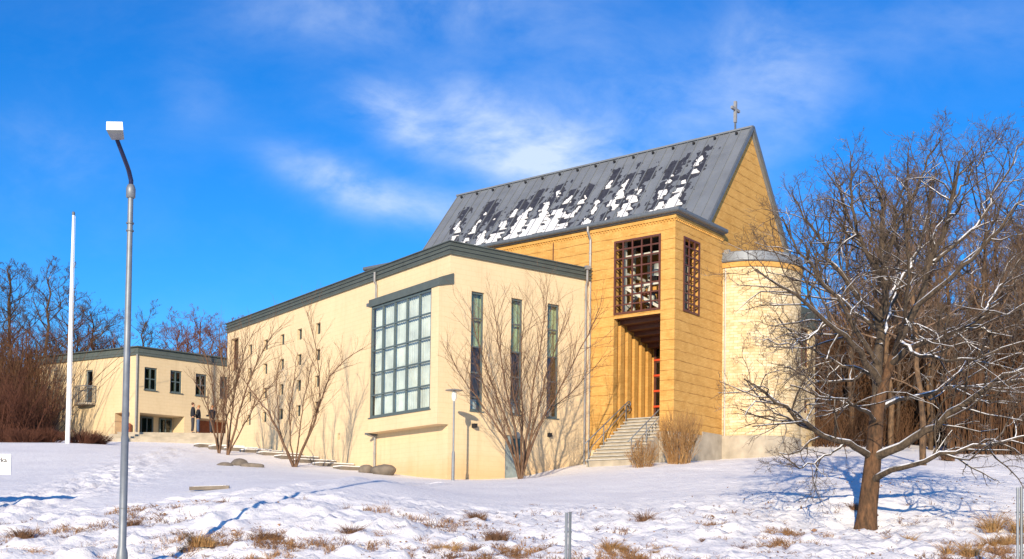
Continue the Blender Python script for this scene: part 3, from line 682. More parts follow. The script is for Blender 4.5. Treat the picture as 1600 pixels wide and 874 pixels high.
# niche below
m = MB()
nr = 6
for i in range(nr):                              # fluted side wall: ribs stepping inwards
    x0, x1 = .004 + i * (D / nr), .004 + (i + .52) * (D / nr)
    m.poly([(x0, O1 - .002, 2.5), (x1, O1 - .002, 2.5), (x1, O1 - .002, OZ - .162), (x0, O1 - .002, OZ - .162)])
    xe = .004 + (i + 1) * (D / nr)
    m.poly([(x1, O1 - .002, 2.5), (x1, O1 + .14, 2.5), (x1, O1 + .14, OZ - .17), (x1, O1 - .002, OZ - .17)])
    m.poly([(x1, O1 + .14, 2.5), (xe, O1 + .14, 2.5), (xe, O1 + .14, OZ - .17), (x1, O1 + .14, OZ - .17)])
    m.poly([(xe, O1 + .14, 2.5), (xe, O1 - .002, 2.5), (xe, O1 - .002, OZ - .17), (xe, O1 + .14, OZ - .17)])
m.poly([(.004, O0 + .002, 2.5), (D, O0 + .002, 2.5), (D, O0 + .002, OZ - .162), (.004, O0 + .002, OZ - .162)])
m.build('entrance_niche', M_OCHRE_PLAIN, ch)
m = MB()
for i in range(nr - 1): x0 = .25 + i * (D / nr); m.box((x0 + .25, O0 + .3, OZ - .32 - i * .17), (x0 + D / nr + .2, O1 - .001 - .0, OZ - .165 - i * .001))
m.build('niche_soffit', M_BROWN, ch)
dm = MB(); grid_frame(dm, (D - .03, O0 + .002), (0, 1), (-1, 0), O1 - O0 - .01, 5.18, 9.3, 3, 6, .07, .06, .10)
dd = dm.build('entrance_door', M_BROWN, ch)
rb = MB()
for z in (5.9, 6.6, 7.3, 8.0, 8.7): rb.bar((D - .08, O0 + .01, z), (D - .08, O1 - .02, z), .05, .09)
rb.build('cross_rail', M_RED, dd)
sheet((D - .012, O0 + .002), (0, 1), O1 - O0, 5.18, 9.32).build('pane', M_GLASS_D, dd)
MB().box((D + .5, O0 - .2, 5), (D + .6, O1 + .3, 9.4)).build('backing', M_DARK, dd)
# stairs (solid flight into the niche)
RS, TR, X0 = 13, .262, -2.02
m = MB(); sm_ = MB()
for i in range(RS):
    z1 = 3.02 + (i + 1) * (5.17 - 3.02) / RS; x0 = X0 + i * TR; x1 = X0 + RS * TR
    m.box((x0 - .035, O0 + .005, z1 - .05), (x0 + TR + .0 if i < RS - 1 else D - .02, O1 - .005, z1))
    sm_.box((x0 + .02, O0 + .02, 2.0), (x0 + TR + .018, O1 - .02, z1 - .052))
st = m.build('staircase', M_STEP, ch); sm_.build('riser', M_CONC, st)
for (yy) in (O1 - .12, O0 + .10):
    zz = lambda x: 3.02 + (x - X0) / TR * (5.17 - 3.02) / RS
    m = MB(); xe = 1.0
    xs0 = X0 - .25
    pts = [(xs0, yy, zz(xs0) + .95)]
    pts += [(x, yy, zz(x) + .95) for x in (X0 + .8, X0 + 1.8, xe)]
    curl = [(xe + .10 + .11 * sin(a), yy, zz(xe) + .97 + .0 - .11 * (1 - cos(a)) + .02) for a in np.linspace(.3, 4.6, 9)]
    m.tube(pts + curl, .024, 8)
    m.tube([(X0 - .1, yy, zz(X0) + .05), (X0 + .3, yy, zz(X0 + .3) + .55), (xe - .1, yy, zz(xe - .1) + .68), (xe + .12, yy, zz(xe) + .72), (xe + .18, yy, zz(xe) + .62), (xe + .08, yy, zz(xe) + .56)], .018, 8)
    for x in (X0 + .02, X0 + 1.15, xe - .15): m.tube([(x, yy, zz(x) - .15), (x, yy, zz(x) + .95)], .022, 8)
    m.build('railing', M_STEEL, ch, True)
# plinths
m = MB(); m.sweep([(-.0, O0 - .002), (0, 0), (4.24, 0)], [(0, 1.0), (.035, 1.0), (.035, 4.38), (0, 4.40)], side=1); m.box((2.4, -.038, 4.3), (4.23, -.003, 4.56)); m.build('plinth', M_CONC, ch)
MB().box((-.05, O1 + .02, 1.0), (-.003, 4.05, 3.75)).build('plinth', M_CREAM2, ch)
# downpipes
downpipe([(-.30, 4.16, EZ + .1), (-.30, 4.16, EZ - .12), (-.09, 4.16, EZ - .42), (-.09, 4.16, 2.6)], .055).build('downpipe', M_PIPE, ch)
MB().box((4.17, -.30, 12.55), (4.33, -.06, 12.75)).build('rainwater_head', M_PIPE, ch)
downpipe([(4.25, -.20, 12.5), (4.25, -.20, 12.3), (4.25, -.12, 12.0), (4.25, -.12, 3.2)], .05).build('downpipe', M_PIPE, ch)
# seam strip in the wall above the annex
MB().box((-.012, 6.2, 11.0), (-.002, 6.25, EZ - .25)).build('movement_joint', M_BROWN, ch)
# apse (half round)
AC, AR = 6.62, 2.40
ap = MB(); ap.lathe((AC, 0, 0), [(AR, 4.5), (AR, 12.2)], 40, pi, 2 * pi); apo = ap.build('apse', M_DRUM, ch, True)
ap = MB(); ap.lathe((AC, 0, 0), [(AR + .04, 1), (AR + .04, 4.48), (AR, 4.52)], 40, pi, 2 * pi); ap.build('plinth', M_CONC, apo, False)
ap = MB(); ap.lathe((AC, 0, 0), [(AR + .002, 11.95), (AR + .07, 11.95), (AR + .07, 12.16), (AR + .002, 12.16)], 40, pi, 2 * pi); ap.build('cornice', M_OCHRE_PLAIN, apo)
ap = MB(); ap.lathe((AC, 0, 0), [(AR + .02, 12.17), (AR + .10, 12.19), (AR + .14, 12.24), (AR + .14, 12.30), (AR + .09, 12.32), (AR + .05, 12.62), (AR + .0, 12.66), (0.05, 13.0)], 40, pi, 2 * pi); ap.build('roof', M_ZINC, apo)
# sacristy block beside the apse
sx0, sx1 = 8.6, 13.65
sb = MB(); sb.wall((sx0, -.30), (1, 0), (0, -1), sx1 - sx0, 1.0, 10.7, [(3.2, 4.35, 8.6, 10.5), (3.75, 4.3, 6.3, 6.95)], .2)
sb.poly([(sx1, -.30, 1), (sx1, 6, 1), (sx1, 6, 10.7), (sx1, -.30, 10.7)])
sbo = sb.build('sacristy', M_PALE, ch)
MB().sweep([(sx0, -.30), (sx1, -.30), (sx1, 6)], [(0, 10.6), (.1, 10.6), (.14, 11.5), (0, 11.55)], side=1).build('fascia', M_FASCIA, sbo)
MB().poly([(sx0, -.3, 11.53), (sx1, -.3, 11.53), (sx1, 6, 11.53), (sx0, 6, 11.53)]).build('roof', M_ZINC, sbo)
MB().sweep([(sx0, -.30), (sx1, -.30), (sx1, 6)], [(0, 1.0), (.035, 1.0), (.035, 4.5), (0, 4.52)], side=1).build('plinth', M_CONC, sbo)
wn = grid_frame(MB(), (sx0 + 3.2, -.14), (1, 0), (0, -1), 1.15, 8.6, 10.5, 2, 2, .04, .05, .06).build('window', M_BROWN, sbo)
sheet((sx0 + 3.2, -.12), (1, 0), 1.15, 8.6, 10.5).build('pane', M_GLASS_D, wn)
wn = grid_frame(MB(), (sx0 + 3.75, -.14), (1, 0), (0, -1), .55, 6.3, 6.95, 1, 1, .04, .05, .05).build('window', M_BROWN, sbo)
sheet((sx0 + 3.75, -.12), (1, 0), .55, 6.3, 6.95).build('pane', M_GLASS_D, wn)

# cross on the ridge
cx = empty('roof_cross', (*inC(GX, .75), GZ0 + .1), -YAW_C)
tag(cx, 'pale metal cross standing on the front end of the church ridge', 'cross')
c = MB().box((-.07, -.06, .42), (.07, .06, 1.42)); c.box((-.36, -.065, 1.0), (.36, .065, 1.17)) if False else c.box((-.38, -.055, .98), (.38, .055, 1.10))
c.build('cross_body', M_PIPE, cx)
MB().box((-.035, -.035, -.1), (.035, .035, .45)).build('mounting_post', M_GUTTER, cx)

# bells and their timber frame
for k, (bx, by, bz, r, lab) in enumerate(((1.35, 1.6, 11.25, .48, 'larger grey bell hanging in the tower behind the lattice'), (2.3, 2.45, 10.35, .36, 'smaller grey bell low in the tower behind the lattice'))):
    be = empty('church_bell', (*inC(bx, by), bz), -YAW_C); tag(be, lab, 'bell', 'bells in the church tower')
    pf = [(0.02, .78), (.30, .78), (.42, .70), (.50, .45), (.60, .2), (.78, .04), (1.0, -.08), (.96, -.1), (.8, 0)]
    MB().lathe((0, 0, 0), [(a * r, z * r * 1.5) for a, z in pf], 22).build('bell_body', M_BRONZE, be, True)
    MB().tube([(0, 0, r * 1.1), (0, 0, -.1 * r), (0, 0, -.35 * r)], [.02, .03, .07], 8).build('clapper', M_DARK, be)
    MB().box((-.06, -.75 * r - .2, r * 1.15), (.06, .75 * r + .2, r * 1.15 + .12)).build('yoke', M_BROWN, be)
fr = empty('bell_frame', (*inC(1.5, 1.7), OZ), -YAW_C); tag(fr, 'pale painted timber frame carrying the bells inside the tower', 'frame')
for (x, y) in ((-.85, -.7), (-.85, 1.15), (1.2, -.7), (1.2, 1.15), (.1, 1.3)):
    MB().box((x - .07, y - .07, 0.003), (x + .07, y + .07, 3.3)).build('post', M_POSTPALE, fr)
for (a, b_) in (((-.85, -.75, 2.6), (-.85, 1.2, 2.6)), ((1.2, -.75, 2.6), (1.2, 1.2, 2.6)), ((-.85, -.75, 1.3), (-.85, 1.2, 1.3)), ((-.9, 1.15, 1.9), (1.25, 1.15, 1.9)), ((-.85, -.7, .2), (-.85, 1.15, 1.3)), ((-.85, 1.15, .3), (1.2, 1.15, 1.9))):
    MB().bar(a, b_, .10, .12).build('brace', M_POSTPALE, fr)
MB().box((-1.0, 1.75, 0.02), (-.75, 2.05, .9)).build('winch', M_RED, fr) if False else MB().box((-.05, -.95, .2), (.25, -.8, 3.1)).build('sunlit_lattice_post', M_RED, fr)  # upright coloured red to stand for sunlight on the far brown lattice

# ------------------------------------------------------------------ second building (parish house)
R2 = np.array([.722, .692]); L2 = np.array([-.860, .510])
pb = empty('parish_house', (KB[0], KB[1], 0), 0); tag(pb, 'low cream flat roofed building with small balcony and recessed ground floor behind the flagpole', 'building')
def n2(e, s): return (e[1] * s, -e[0] * s)
eR, eL = tuple(R2), tuple(L2); nR = (R2[1], -R2[0]); nL = (-L2[1] * 1, L2[0]); nL = (-.510, -.860)
Z2 = 10.76; LR, LL = 9.0, 9.3
m = MB(); m.wall((0, 0), eR, nR, LR, 4.0, Z2, [(.42, 1.25, 8.66, 10.05), (2.12, 2.90, 8.66, 10.05), (3.84, 4.62, 8.64, 10.03), (5.55, 6.3, 8.64, 10.03), (.18, 3.12, 5.60, 7.22, 1.5), (3.95, 7.0, 5.60, 7.22, 1.5)], .18); m.build('wall', M_CREAM2, pb)
m = MB(); m.wall((0, 0), eL, nL, LL, 4.0, Z2, [(4.14, 4.80, 7.95, 10.1), (.66, 1.98, 5.5, 7.26, .6)], .18); m.build('wall', M_CREAM2, pb)
pR = R2 * LR; pL = L2 * LL; pX = pR + pL
MB().poly([(*pR, 4), (*pX, 4), (*pX, Z2), (*pR, Z2)]).poly([(*pL, 4), (*pX, 4), (*pX, Z2), (*pL, Z2)]).build('wall', M_CREAM2, pb)
MB().poly([(0, 0, Z2 + .4), (*pR, Z2 + .4), (*pX, Z2 + .4), (*pL, Z2 + .4)]).build('roof', M_ZINC, pb)
MB().sweep([tuple(pR), (0, 0), tuple(pL), tuple(pX)], [(0, Z2 - .02), (.10, Z2 - .02), (.10, Z2 + .12), (.13, Z2 + .13), (.13, Z2 + .26), (.10, Z2 + .27), (.10, Z2 + .42), (.24, Z2 + .44), (.24, Z2 + .50), (0, Z2 + .53)], side=-1).build('fascia', M_FASCIA, pb)
q = np.array(nR) * .02 + np.array(nL) * .1
downpipe([(q[0], q[1], Z2), (q[0], q[1], 5.5)], .06, False).build('downpipe', M_PIPE, pb)
for (a, b_, z0, z1) in ((.42, 1.25, 8.66, 10.05), (2.12, 2.90, 8.66, 10.05), (3.84, 4.62, 8.64, 10.03), (5.55, 6.3, 8.64, 10.03)):
    o = R2 * a - np.array(nR) * .12
    w = grid_frame(MB(), tuple(o), eR, nR, b_ - a, z0, z1, 2, 2, .06, .06, .09).build('window', M_FRAME, pb)
    o2 = R2 * a - np.array(nR) * .14; sheet(tuple(o2), eR, b_ - a, z0, z1).build('pane', M_GLASS_D, w)
    c0 = R2 * (a + (b_ - a) * .42) - np.array(nR) * .2; curtain(tuple(c0), eR, nR, .22, z0, z1, .01, .2).build('curtain', M_CURT2, w)
    s0 = R2 * (a - .05) + np.array(nR) * .03; s1 = R2 * (b_ + .05) + np.array(nR) * .03; MB().bar((*s0, z0 - .03), (*s1, z0 - .03), .12, .04).build('sill', M_FRAME, w)
o = L2 * 4.14 - np.array(nL) * .12
w = grid_frame(MB(), tuple(o), eL, nL, .66, 7.95, 10.1, 1, 2, .05, .05, .07).build('balcony_door', M_GREYDOOR, pb)
o = L2 * 4.14 - np.array(nL) * .14; sheet(tuple(o), eL, .66, 7.95, 10.1).build('pane', M_GLASS, w)
# balcony
bl = MB(); base = L2 * 4.55
def bp(a, d): v = L2 * a + np.array(nL) * d; return (v[0], v[1])
ring = [(3.75, 0), (3.75, .35), (4.1, .62), (4.95, .62), (5.35, .35), (5.35, 0)]
sl = MB(); n0 = [(*bp(a, d), 7.86) for a, d in ring]; n1 = [(*bp(a, d), 7.98) for a, d in ring]
sl.poly(n0[::-1]); sl.poly(n1)
for i in range(5): sl.poly([n0[i], n0[i + 1], n1[i + 1], n1[i]])
balc = sl.build('balcony', M_CONC, pb)
rl = MB(); top = [(*bp(a, d), 9.02) for a, d in ring]; low = [(*bp(a, d), 8.05) for a, d in ring]
rl.tube(top, .025, 6); rl.tube(low, .018, 6)
for i in range(5):
    nb = 6 if 0 < i < 4 else 4
    for t in np.linspace(0, 1, nb, endpoint=False): p0 = Vector(low[i]).lerp(Vector(low[i + 1]), t); p1 = Vector(top[i]).lerp(Vector(top[i + 1]), t); rl.tube([p0, p1], .011, 4)
rl.build('railing', M_STEEL, balc)
# recess doors
def inR(a, d): v = R2 * a - np.array(nR) * d; return (v[0], v[1])
MB().poly([(*inR(.18, 1.49), 5.6), (*inR(3.12, 1.49), 5.6), (*inR(3.12, 1.49), 7.22), (*inR(.18, 1.49), 7.22)]).build('wall', M_CREAM2, pb)
MB().poly([(*inR(3.95, 1.49), 5.6), (*inR(7.0, 1.49), 5.6), (*inR(7.0, 1.49), 7.22), (*inR(3.95, 1.49), 7.22)]).build('wall', M_WOOD, pb)
for (a, b_, d) in ((.9, 1.75, 1.42), (2.15, 3.0, 1.42)):
    g = grid_frame(MB(), inR(a, d), eR, nR, b_ - a, 5.61, 7.15, 2, 1, .06, .06, .09).build('glazed_door', M_FRAME, pb)
    sheet(inR(a, d + .02), eR, b_ - a, 5.61, 7.15).build('pane', M_GLASS_D, g); sheet(inR(a, d + .05), eR, b_ - a, 5.61, 7.15).build('backing', M_DARK, g)
def inL(a, d): v = L2 * a - np.array(nL) * d; return (v[0], v[1])
g = sheet(inL(.66, .58), eL, 1.32, 5.5, 7.26).build('door', M_WOOD, pb)
v = L2 * .45 + np.array(nL) * .25 + KB[:2]
bn = empty('litter_bin', (v[0], v[1], g1(v[0], v[1]) + .02)); tag(bn, 'reddish brown round topped litter box beside the corner of the low building', 'litter box')
MB().lathe((0, 0, 0), [(.0, -.02), (.2, -.02), (.2, .85), (.17, .95), (.08, 1.0), (0, 1.01)], 14).build('box_body', M_WOOD, bn, True)
MB().box((-.09, -.215, .62), (.09, -.19, .74)).build('slot', M_DARK, bn)

# terrace and garden steps
tz = 5.56
m = MB(); cX0, cX1 = -22.3, -15.6
for i, (y, z) in enumerate(((62.9, tz), (62.45, tz - .16), (62.0, tz - .32), (61.55, tz - .47))):
    m.box((cX0 - .3 * i, y, 3.5), (cX1, 63.3 if i == 0 else (62.9, 62.45, 62.0)[i - 1] - .003, z))
m.box((cX0, 63.303, 3.5), (-14.5, 72, tz))
tag(m.build('terrace', M_CONC), 'stone terrace with broad low steps in front of the low building', kind='structure')
fl = empty('garden_steps', (*inA(-1.2, 12), 0), -YAW_A); tag(fl, 'long low stone steps with snow on their treads along the annex foot', 'steps')
for i in range(9):
    y = 20.2 - i * 1.75; x0, x1 = -2.6 + i * .12, -.06
    gx, gy = inA(-1.0, y); z = g1(gx, gy)
    lx0, ly = x0 + 1.2, y - 12
    MB().box((lx0, ly - .45, z - .35), (x1 + 1.2, ly + .35, z + .10)).build('stone_tread', M_ROCK, fl)
    MB().box((lx0 + .01, ly - .40, z + .102), (x1 + 1.19, ly + .34, z + .145)).build('snow_cover', M_SNOW, fl)

# ------------------------------------------------------------------ boulders
def boulder(loc, s, label, seed, cap=True):
    import bmesh
    bm = bmesh.new(); bmesh.ops.create_icosphere(bm, subdivisions=3, radius=1.0); r = random.Random(seed); ph = [r.uniform(0, 6) for _ in range(6)]
    for v in bm.verts:
        k = 1 + .10 * sin(3 * v.co.x + ph[0]) + .08 * sin(4 * v.co.y + ph[1]) + .07 * sin(5 * v.co.z + ph[2]) + .03 * sin(11 * v.co.x + ph[3]) * sin(9 * v.co.y + ph[4])
        v.co *= k; v.co.x *= s[0]; v.co.y *= s[1]; v.co.z *= s[2]
    me = bpy.data.meshes.new('boulder'); bm.to_mesh(me); bm.free()
    for p in me.polygons: p.use_smooth = True
    o = link('boulder', me, M_ROCK); o.location = loc; tag(o, label, 'boulder', 'boulders at the annex foot'); return o
for (px, Y, s, lab, sd) in ((571, 46.4, (.36, .3, .22), 'smaller round boulder by the foot of the bay window pipe', 1), (598, 45.6, (.50, .36, .30), 'larger round boulder under the bay window soffit', 2)):
    p = ground_at(px, Y, 735); boulder((p[0], p[1], p[2] + s[2] * .5), s, lab, sd)
for (px, py, Y, s, lab, sd) in ((352, 722, 44.5, (.35, .3, .10), 'flat dark rock at left end of the low outcrop on the lawn', 3), (374, 720, 45.2, (.42, .34, .20), 'pointed dark rock in middle of the low outcrop on the lawn', 4), (395, 723, 44.6, (.50, .32, .13), 'widest dark rock at right end of the low outcrop on the lawn', 5)):
    x = atY(px, py, Y)[0]; o = boulder((x, Y, g1(x, Y) + s[2] * .25), s, lab, sd); o['group'] = 'rocks showing through the snowy lawn'
x = atX(328, 28.5); bb = empty('timber_plank', (x, 28.5, g1(x, 28.5) + .05), .12); tag(bb, 'grey weathered plank edge lying in the snowy lawn', 'plank')
MB().bar((-.5, 0, -.03), (.48, 0, .02), .16, .09).build('board', M_ROCK, bb); MB().bar((-.40, .03, .024), (.40, .03, .066), .10, .012).build('snow_cover', M_SNOW, bb)

# ------------------------------------------------------------------ lamps, flagpole, sign, posts
p = atY(188.6, 957, 17.5); zb = p[2]; bx = p[0]
sl = empty('street_lamp', (bx, 17.5, zb)); tag(sl, 'tall grey street lamp with bent dark blue arm and white topped head, nearest pole', 'street lamp')
ptop = atY(199.5, 300, 17.5)[2] - zb
MB().lathe((0, 0, 0), [(.088, -.3), (.088, .86), (.084, .93), (.060, 1.02), (.058, 2.75), (.052, 2.752), (.050, 4.6), (.044, 5.6), (.041, ptop - .02)], 20).build('pole', M_STEEL, sl, True)
m = MB(); hd = atY(183, 219, 16.7) - np.array([bx, 17.5, zb])
for z in (1.62, ptop - .50, ptop - .62): m.lathe((0, 0, z), [(.050, -.012), (.060, -.010), (.060, .010), (.050, .012)], 16)
m.build('pole_band', M_GUTTER, sl); MB().lathe((0, 0, ptop), [(.05, -.10), (.07, -.09), (.072, .05), (.05, .11), (.03, .12)], 16).build('collar', M_STEEL, sl, True)
kb = Vector((-.01, -.08, ptop + .30)); h_ = Vector(hd)
MB().tube([(0, 0, ptop), (0, 0, ptop + .18), kb, kb.lerp(h_, .15) + Vector((0, 0, .01)), h_], [.036, .036, .035, .034, .03], 12).build('arm', M_BLUEARM, sl, True)
tl = Vector(atY(179, 200, 16.2) - np.array([bx, 17.5, zb]))
d = (tl - h_).normalized()
hw = .125
m = MB(); # housing: wedge with white top and front
f0, f1 = h_ + Vector((0, .02, .02)), Vector((tl.x - .056, 16.36 - 17.5, h_.z + .03))
m.poly([(f0.x - hw * .8, f0.y, f0.z), (f0.x + hw * .8, f0.y, f0.z), (f0.x + hw * .7, f0.y, f0.z + .06), (f0.x - hw * .7, f0.y, f0.z + .06)])
m.poly([(f1.x - hw, f1.y, f1.z), (f1.x + hw, f1.y, f1.z), (f1.x + hw * .95, f1.y - .02, f1.z + .115), (f1.x - hw * .95, f1.y - .02, f1.z + .115)])
for sg in (-1, 1): m.poly([(f0.x + sg * hw * .8, f0.y, f0.z), (f1.x + sg * hw, f1.y, f1.z), (f1.x + sg * hw * .95, f1.y - .02, f1.z + .115), (f0.x + sg * hw * .7, f0.y, f0.z + .06)])
m.poly([(f0.x - hw * .7, f0.y, f0.z + .06), (f0.x + hw * .7, f0.y, f0.z + .06), (f1.x + hw * .95, f1.y - .02, f1.z + .115), (f1.x - hw * .95, f1.y - .02, f1.z + .115)])
m.build('lamp_head', M_WHITE, sl)
m = MB(); a_ = [(f0.x - hw * .8, f0.y, f0.z - .003), (f0.x + hw * .8, f0.y, f0.z - .003), (f1.x + hw, f1.y, f1.z - .003), (f1.x - hw, f1.y, f1.z - .003)]; cz = sum(v_[2] for v_ in a_) / 4 - .05
i_ = [((v_[0] - f0.x) * .7 + f0.x, (v_[1] - (f0.y + f1.y) / 2) * .75 + (f0.y + f1.y) / 2, v_[2] * .4 + cz * .6) for v_ in a_]
m.poly(i_)
for j in range(4): m.poly([a_[j], a_[(j + 1) % 4], i_[(j + 1) % 4], i_[j]])
m.build('lamp_bowl', M_LAMPGLASS, sl)

x = atX(707.5, 42.3); z0 = g1(x, 42.3)
pl = empty('park_lamp', (x, 42.3, z0)); tag(pl, 'slim grey park lamp with flat disc shade before the annex wall', 'park lamp')
hp = atY(708, 610, 42.3)[2] - z0
MB().lathe((0, 0, 0), [(.06, -.4), (.06, hp * .29), (.055, hp * .31), (.036, hp * .33), (.034, hp - .40)], 14).build('pole', M_STEEL, pl, True)
MB().lathe((0, 0, 0), [(.03, hp - .42), (.07, hp - .38), (.10, hp - .28), (.09, hp - .10), (.05, hp - .02)], 16).build('lantern', M_CLEAR, pl, True)
MB().lathe((0, 0, 0), [(.0, hp + .05), (.10, hp + .045), (.34, hp + .0), (.34, hp - .015), (.08, hp - .01), (0, hp - .01)], 24).build('disc_shade', M_PIPE, pl, True)

p = ground_at(105.6, 56, 693)
fl = empty('flagpole', tuple(p)); tag(fl, 'tall white bare flagpole by the low building', 'flagpole')
ht = atY(116.5, 332, 56)[2] - p[2]
MB().lathe((0, 0, 0), [(.115, -.3), (.115, .3), (.11, 2), (.09, ht * .6), (.055, ht - .15)], 16).build('pole', M_WHITE, fl, True)
MB().lathe((0, 0, ht), [(.0, -.16), (.06, -.15), (.08, -.06), (.06, .02), (0, .05)], 12).build('finial', M_GUTTER, fl, True)
MB().tube([(.15, -.03, 1.2), (.10, -.03, ht - .2)], .008, 4).build('halyard', M_WHITE, fl)

SY = 25.8
tr_ = atY(18, 710, SY); br_ = atY(18, 742, SY); W_ = 1.9
sg = empty('direction_sign', (tr_[0] - W_ / 2, SY, g1(tr_[0] - W_ / 2, SY))); tag(sg, 'white rectangular sign board with dark lettering at the far left edge', 'sign')
zt, zb_ = tr_[2] - sg.location.z, br_[2] - sg.location.z
MB().box((-W_ / 2, -.02, zb_), (W_ / 2, .02, zt)).build('board', M_WHITE, sg)
for xx in (-.6, .62): MB().tube([(xx - W_ * .18, .05, -.4), (xx - W_ * .18, .05, zt - .03)], .03, 10).build('post', M_STEEL, sg)
def text_obj(body, size, loc, mat, parent):
    cu = bpy.data.curves.new('lettering', 'FONT'); cu.body = body; cu.size = size; cu.extrude = .002; cu.offset = .0025; cu.align_x = 'RIGHT'
    tmp = bpy.data.objects.new('lettering', cu); COL.objects.link(tmp)
    dg = bpy.context.evaluated_depsgraph_get(); me = bpy.data.meshes.new_from_object(tmp.evaluated_get(dg)); bpy.data.objects.remove(tmp)
    me.materials.clear(); o = link('lettering', me, mat, parent); o.location = loc; o.rotation_euler = (pi / 2, 0, 0); return o
text_obj('rka', .16, (W_ / 2 - .09, -.0235, zt - .19), M_DARK, sg)

def metal_post(px, py, Y, name, label, r=.03, twin=True):
    t = atY(px, py, Y); z = g1(t[0], Y); e = empty(name, (t[0], Y, z)); tag(e, label, 'post'); h = t[2] - z
    MB().tube([(-.028, 0, -.4), (-.028, 0, h)], .022, 8).build('upright', M_STEEL, e)
    if twin: MB().tube([(.028, .0, -.4), (.028, .0, h + .01)], .022, 8).build('upright', M_GUTTER, e)
    MB().tube([(-.06, 0, h * .75), (.06, 0, h * .75)], .012, 6).build('clamp', M_GUTTER, e)
metal_post(888, 801, 17.0, 'marker_post', 'short paired steel post standing in the bank below the church')
metal_post(1593, 762, 17.0, 'marker_post', 'taller paired steel post at the right edge of the bank')

# ------------------------------------------------------------------ people
def skin(name, verts, edges, radii, mat, parent, sub=1):
    me = bpy.data.meshes.new(name); me.from_pydata(verts, edges, []); o = bpy.data.objects.new(name, me); COL.objects.link(o)
    sk = o.modifiers.new('s', 'SKIN'); sk.use_smooth_shade = True
    lay = me.skin_vertices[0].data
    for i, r in enumerate(radii): rr = r if hasattr(r, '__len__') else (r, r); lay[i].radius = rr; lay[i].use_root = (i == 0)
    ss = o.modifiers.new('u', 'SUBSURF'); ss.levels = ss.render_levels = sub
    dg = bpy.context.evaluated_depsgraph_get(); me2 = bpy.data.meshes.new_from_object(o.evaluated_get(dg)); bpy.data.objects.remove(o)
    me2.materials.clear(); r = link(name, me2, mat, parent); return r
M_SKIN = simple('skin', (.45, .24, .15), .6); M_HAIR1 = simple('brown_hair', (.09, .035, .015), .7); M_HAIR2 = simple('fair_hair', (.35, .15, .05), .7)
M_COAT = simple('dark_coat', (.008, .010, .018), .8); M_JEANS = simple('blue_jeans', (.07, .11, .20), .85); M_DTR = simple('dark_trousers', (.03, .03, .04), .85); M_SHOE = simple('black_shoe', (.015, .015, .015), .5)
def person(px, Y, H, rz, label, hair, trousers, arm=0):
    x = atX(px, Y); e = empty('person', (x, Y, tz + .005), rz); tag(e, label, 'person'); s = H / 1.75
    def S(v): return [(a * s, b_ * s, c_ * s) for a, b_, c_ in v]
    ax = .17 if arm == 0 else .12
    # body: pelvis 0, chest, neck, head ; legs; arms with hands
    hands = [(.24, -.12, .98), (-.24, -.12, .98)] if arm == 0 else [(.12, -.34, 1.12), (-.12, -.34, 1.12)]
    elb = [(.28, .03, 1.14), (-.28, .03, 1.14)] if arm == 0 else [(.25, -.02, 1.12), (-.25, -.02, 1.12)]
    v = [(0, 0, .95), (0, 0, 1.15), (0, 0, 1.38), (0, -.005, 1.50), (0, -.015, 1.58), (0, -.015, 1.68),
         (.09, 0, .88), (.10, -.01, .48), (.11, .02, .09), (.12, -.10, .035), (-.09, 0, .88), (-.10, .01, .48), (-.11, .02, .09), (-.12, -.10, .035),
         (.19, 0, 1.40), elb[0], hands[0], (-.19, 0, 1.40), elb[1], hands[1]]
    ed = [(0, 1), (1, 2), (2, 3), (3, 4), (4, 5), (0, 6), (6, 7), (7, 8), (8, 9), (0, 10), (10, 11), (11, 12), (12, 13), (2, 14), (14, 15), (15, 16), (2, 17), (17, 18), (18, 19)]
    rd = [(.14, .10), (.13, .10), (.15, .10), .055, .085, .075, .085, .058, .04, .035, .085, .058, .04, .035, .06, .042, .03, .06, .042, .03]
    skin('body', S(v), ed, [(r if not hasattr(r, '__len__') else r) for r in rd], M_SKIN, e)
    jv = [(0, 0, .86), (0, 0, 1.12), (0, 0, 1.38), (0, 0, 1.49), (.20, 0, 1.40), elb[0], tuple(np.array(elb[0]) * .15 + np.array(hands[0]) * .85), (-.20, 0, 1.40), elb[1], tuple(np.array(elb[1]) * .15 + np.array(hands[1]) * .85)]
    skin('jacket', S(jv), [(0, 1), (1, 2), (2, 3), (2, 4), (4, 5), (5, 6), (2, 7), (7, 8), (8, 9)], [(.22, .16), (.20, .16), (.20, .15), .085, .095, .07, .055, .095, .07, .055], M_COAT, e)
    for sg_ in (1, -1):
        skin('trouser_leg', S([(.09 * sg_, 0, .93), (.10 * sg_, -.005, .48), (.11 * sg_, .02, .12)]), [(0, 1), (1, 2)], [.12, .085, .075], trousers, e)
        skin('shoe', S([(.11 * sg_, .05, .05), (.12 * sg_, -.06, .045), (.125 * sg_, -.17, .035)]), [(0, 1), (1, 2)], [.05, .052, .04], M_SHOE, e)
    skin('hair', S([(0, .035, 1.58), (0, .02, 1.68), (0, -.02, 1.745)]), [(0, 1), (1, 2)], [.085, .105, .075], hair, e)
    MB().tube(S([(0, -.10, 1.635), (0, -.135, 1.60)]), [.012 * s, .018 * s], 6).build('nose', M_SKIN, e)
person(299, 63.6, 1.80, 1.9, 'taller person in dark coat and dark trousers facing the others by the steps', M_HAIR1, M_DTR, 0)
person(307.5, 63.9, 1.68, -1.4, 'person with fair hair, dark jacket and blue jeans beside the taller one', M_HAIR2, M_JEANS, 1)
person(329, 64.2, 1.72, -1.9, 'person in dark jacket holding something pale, half hidden by a small tree', M_HAIR2, M_DTR, 1)

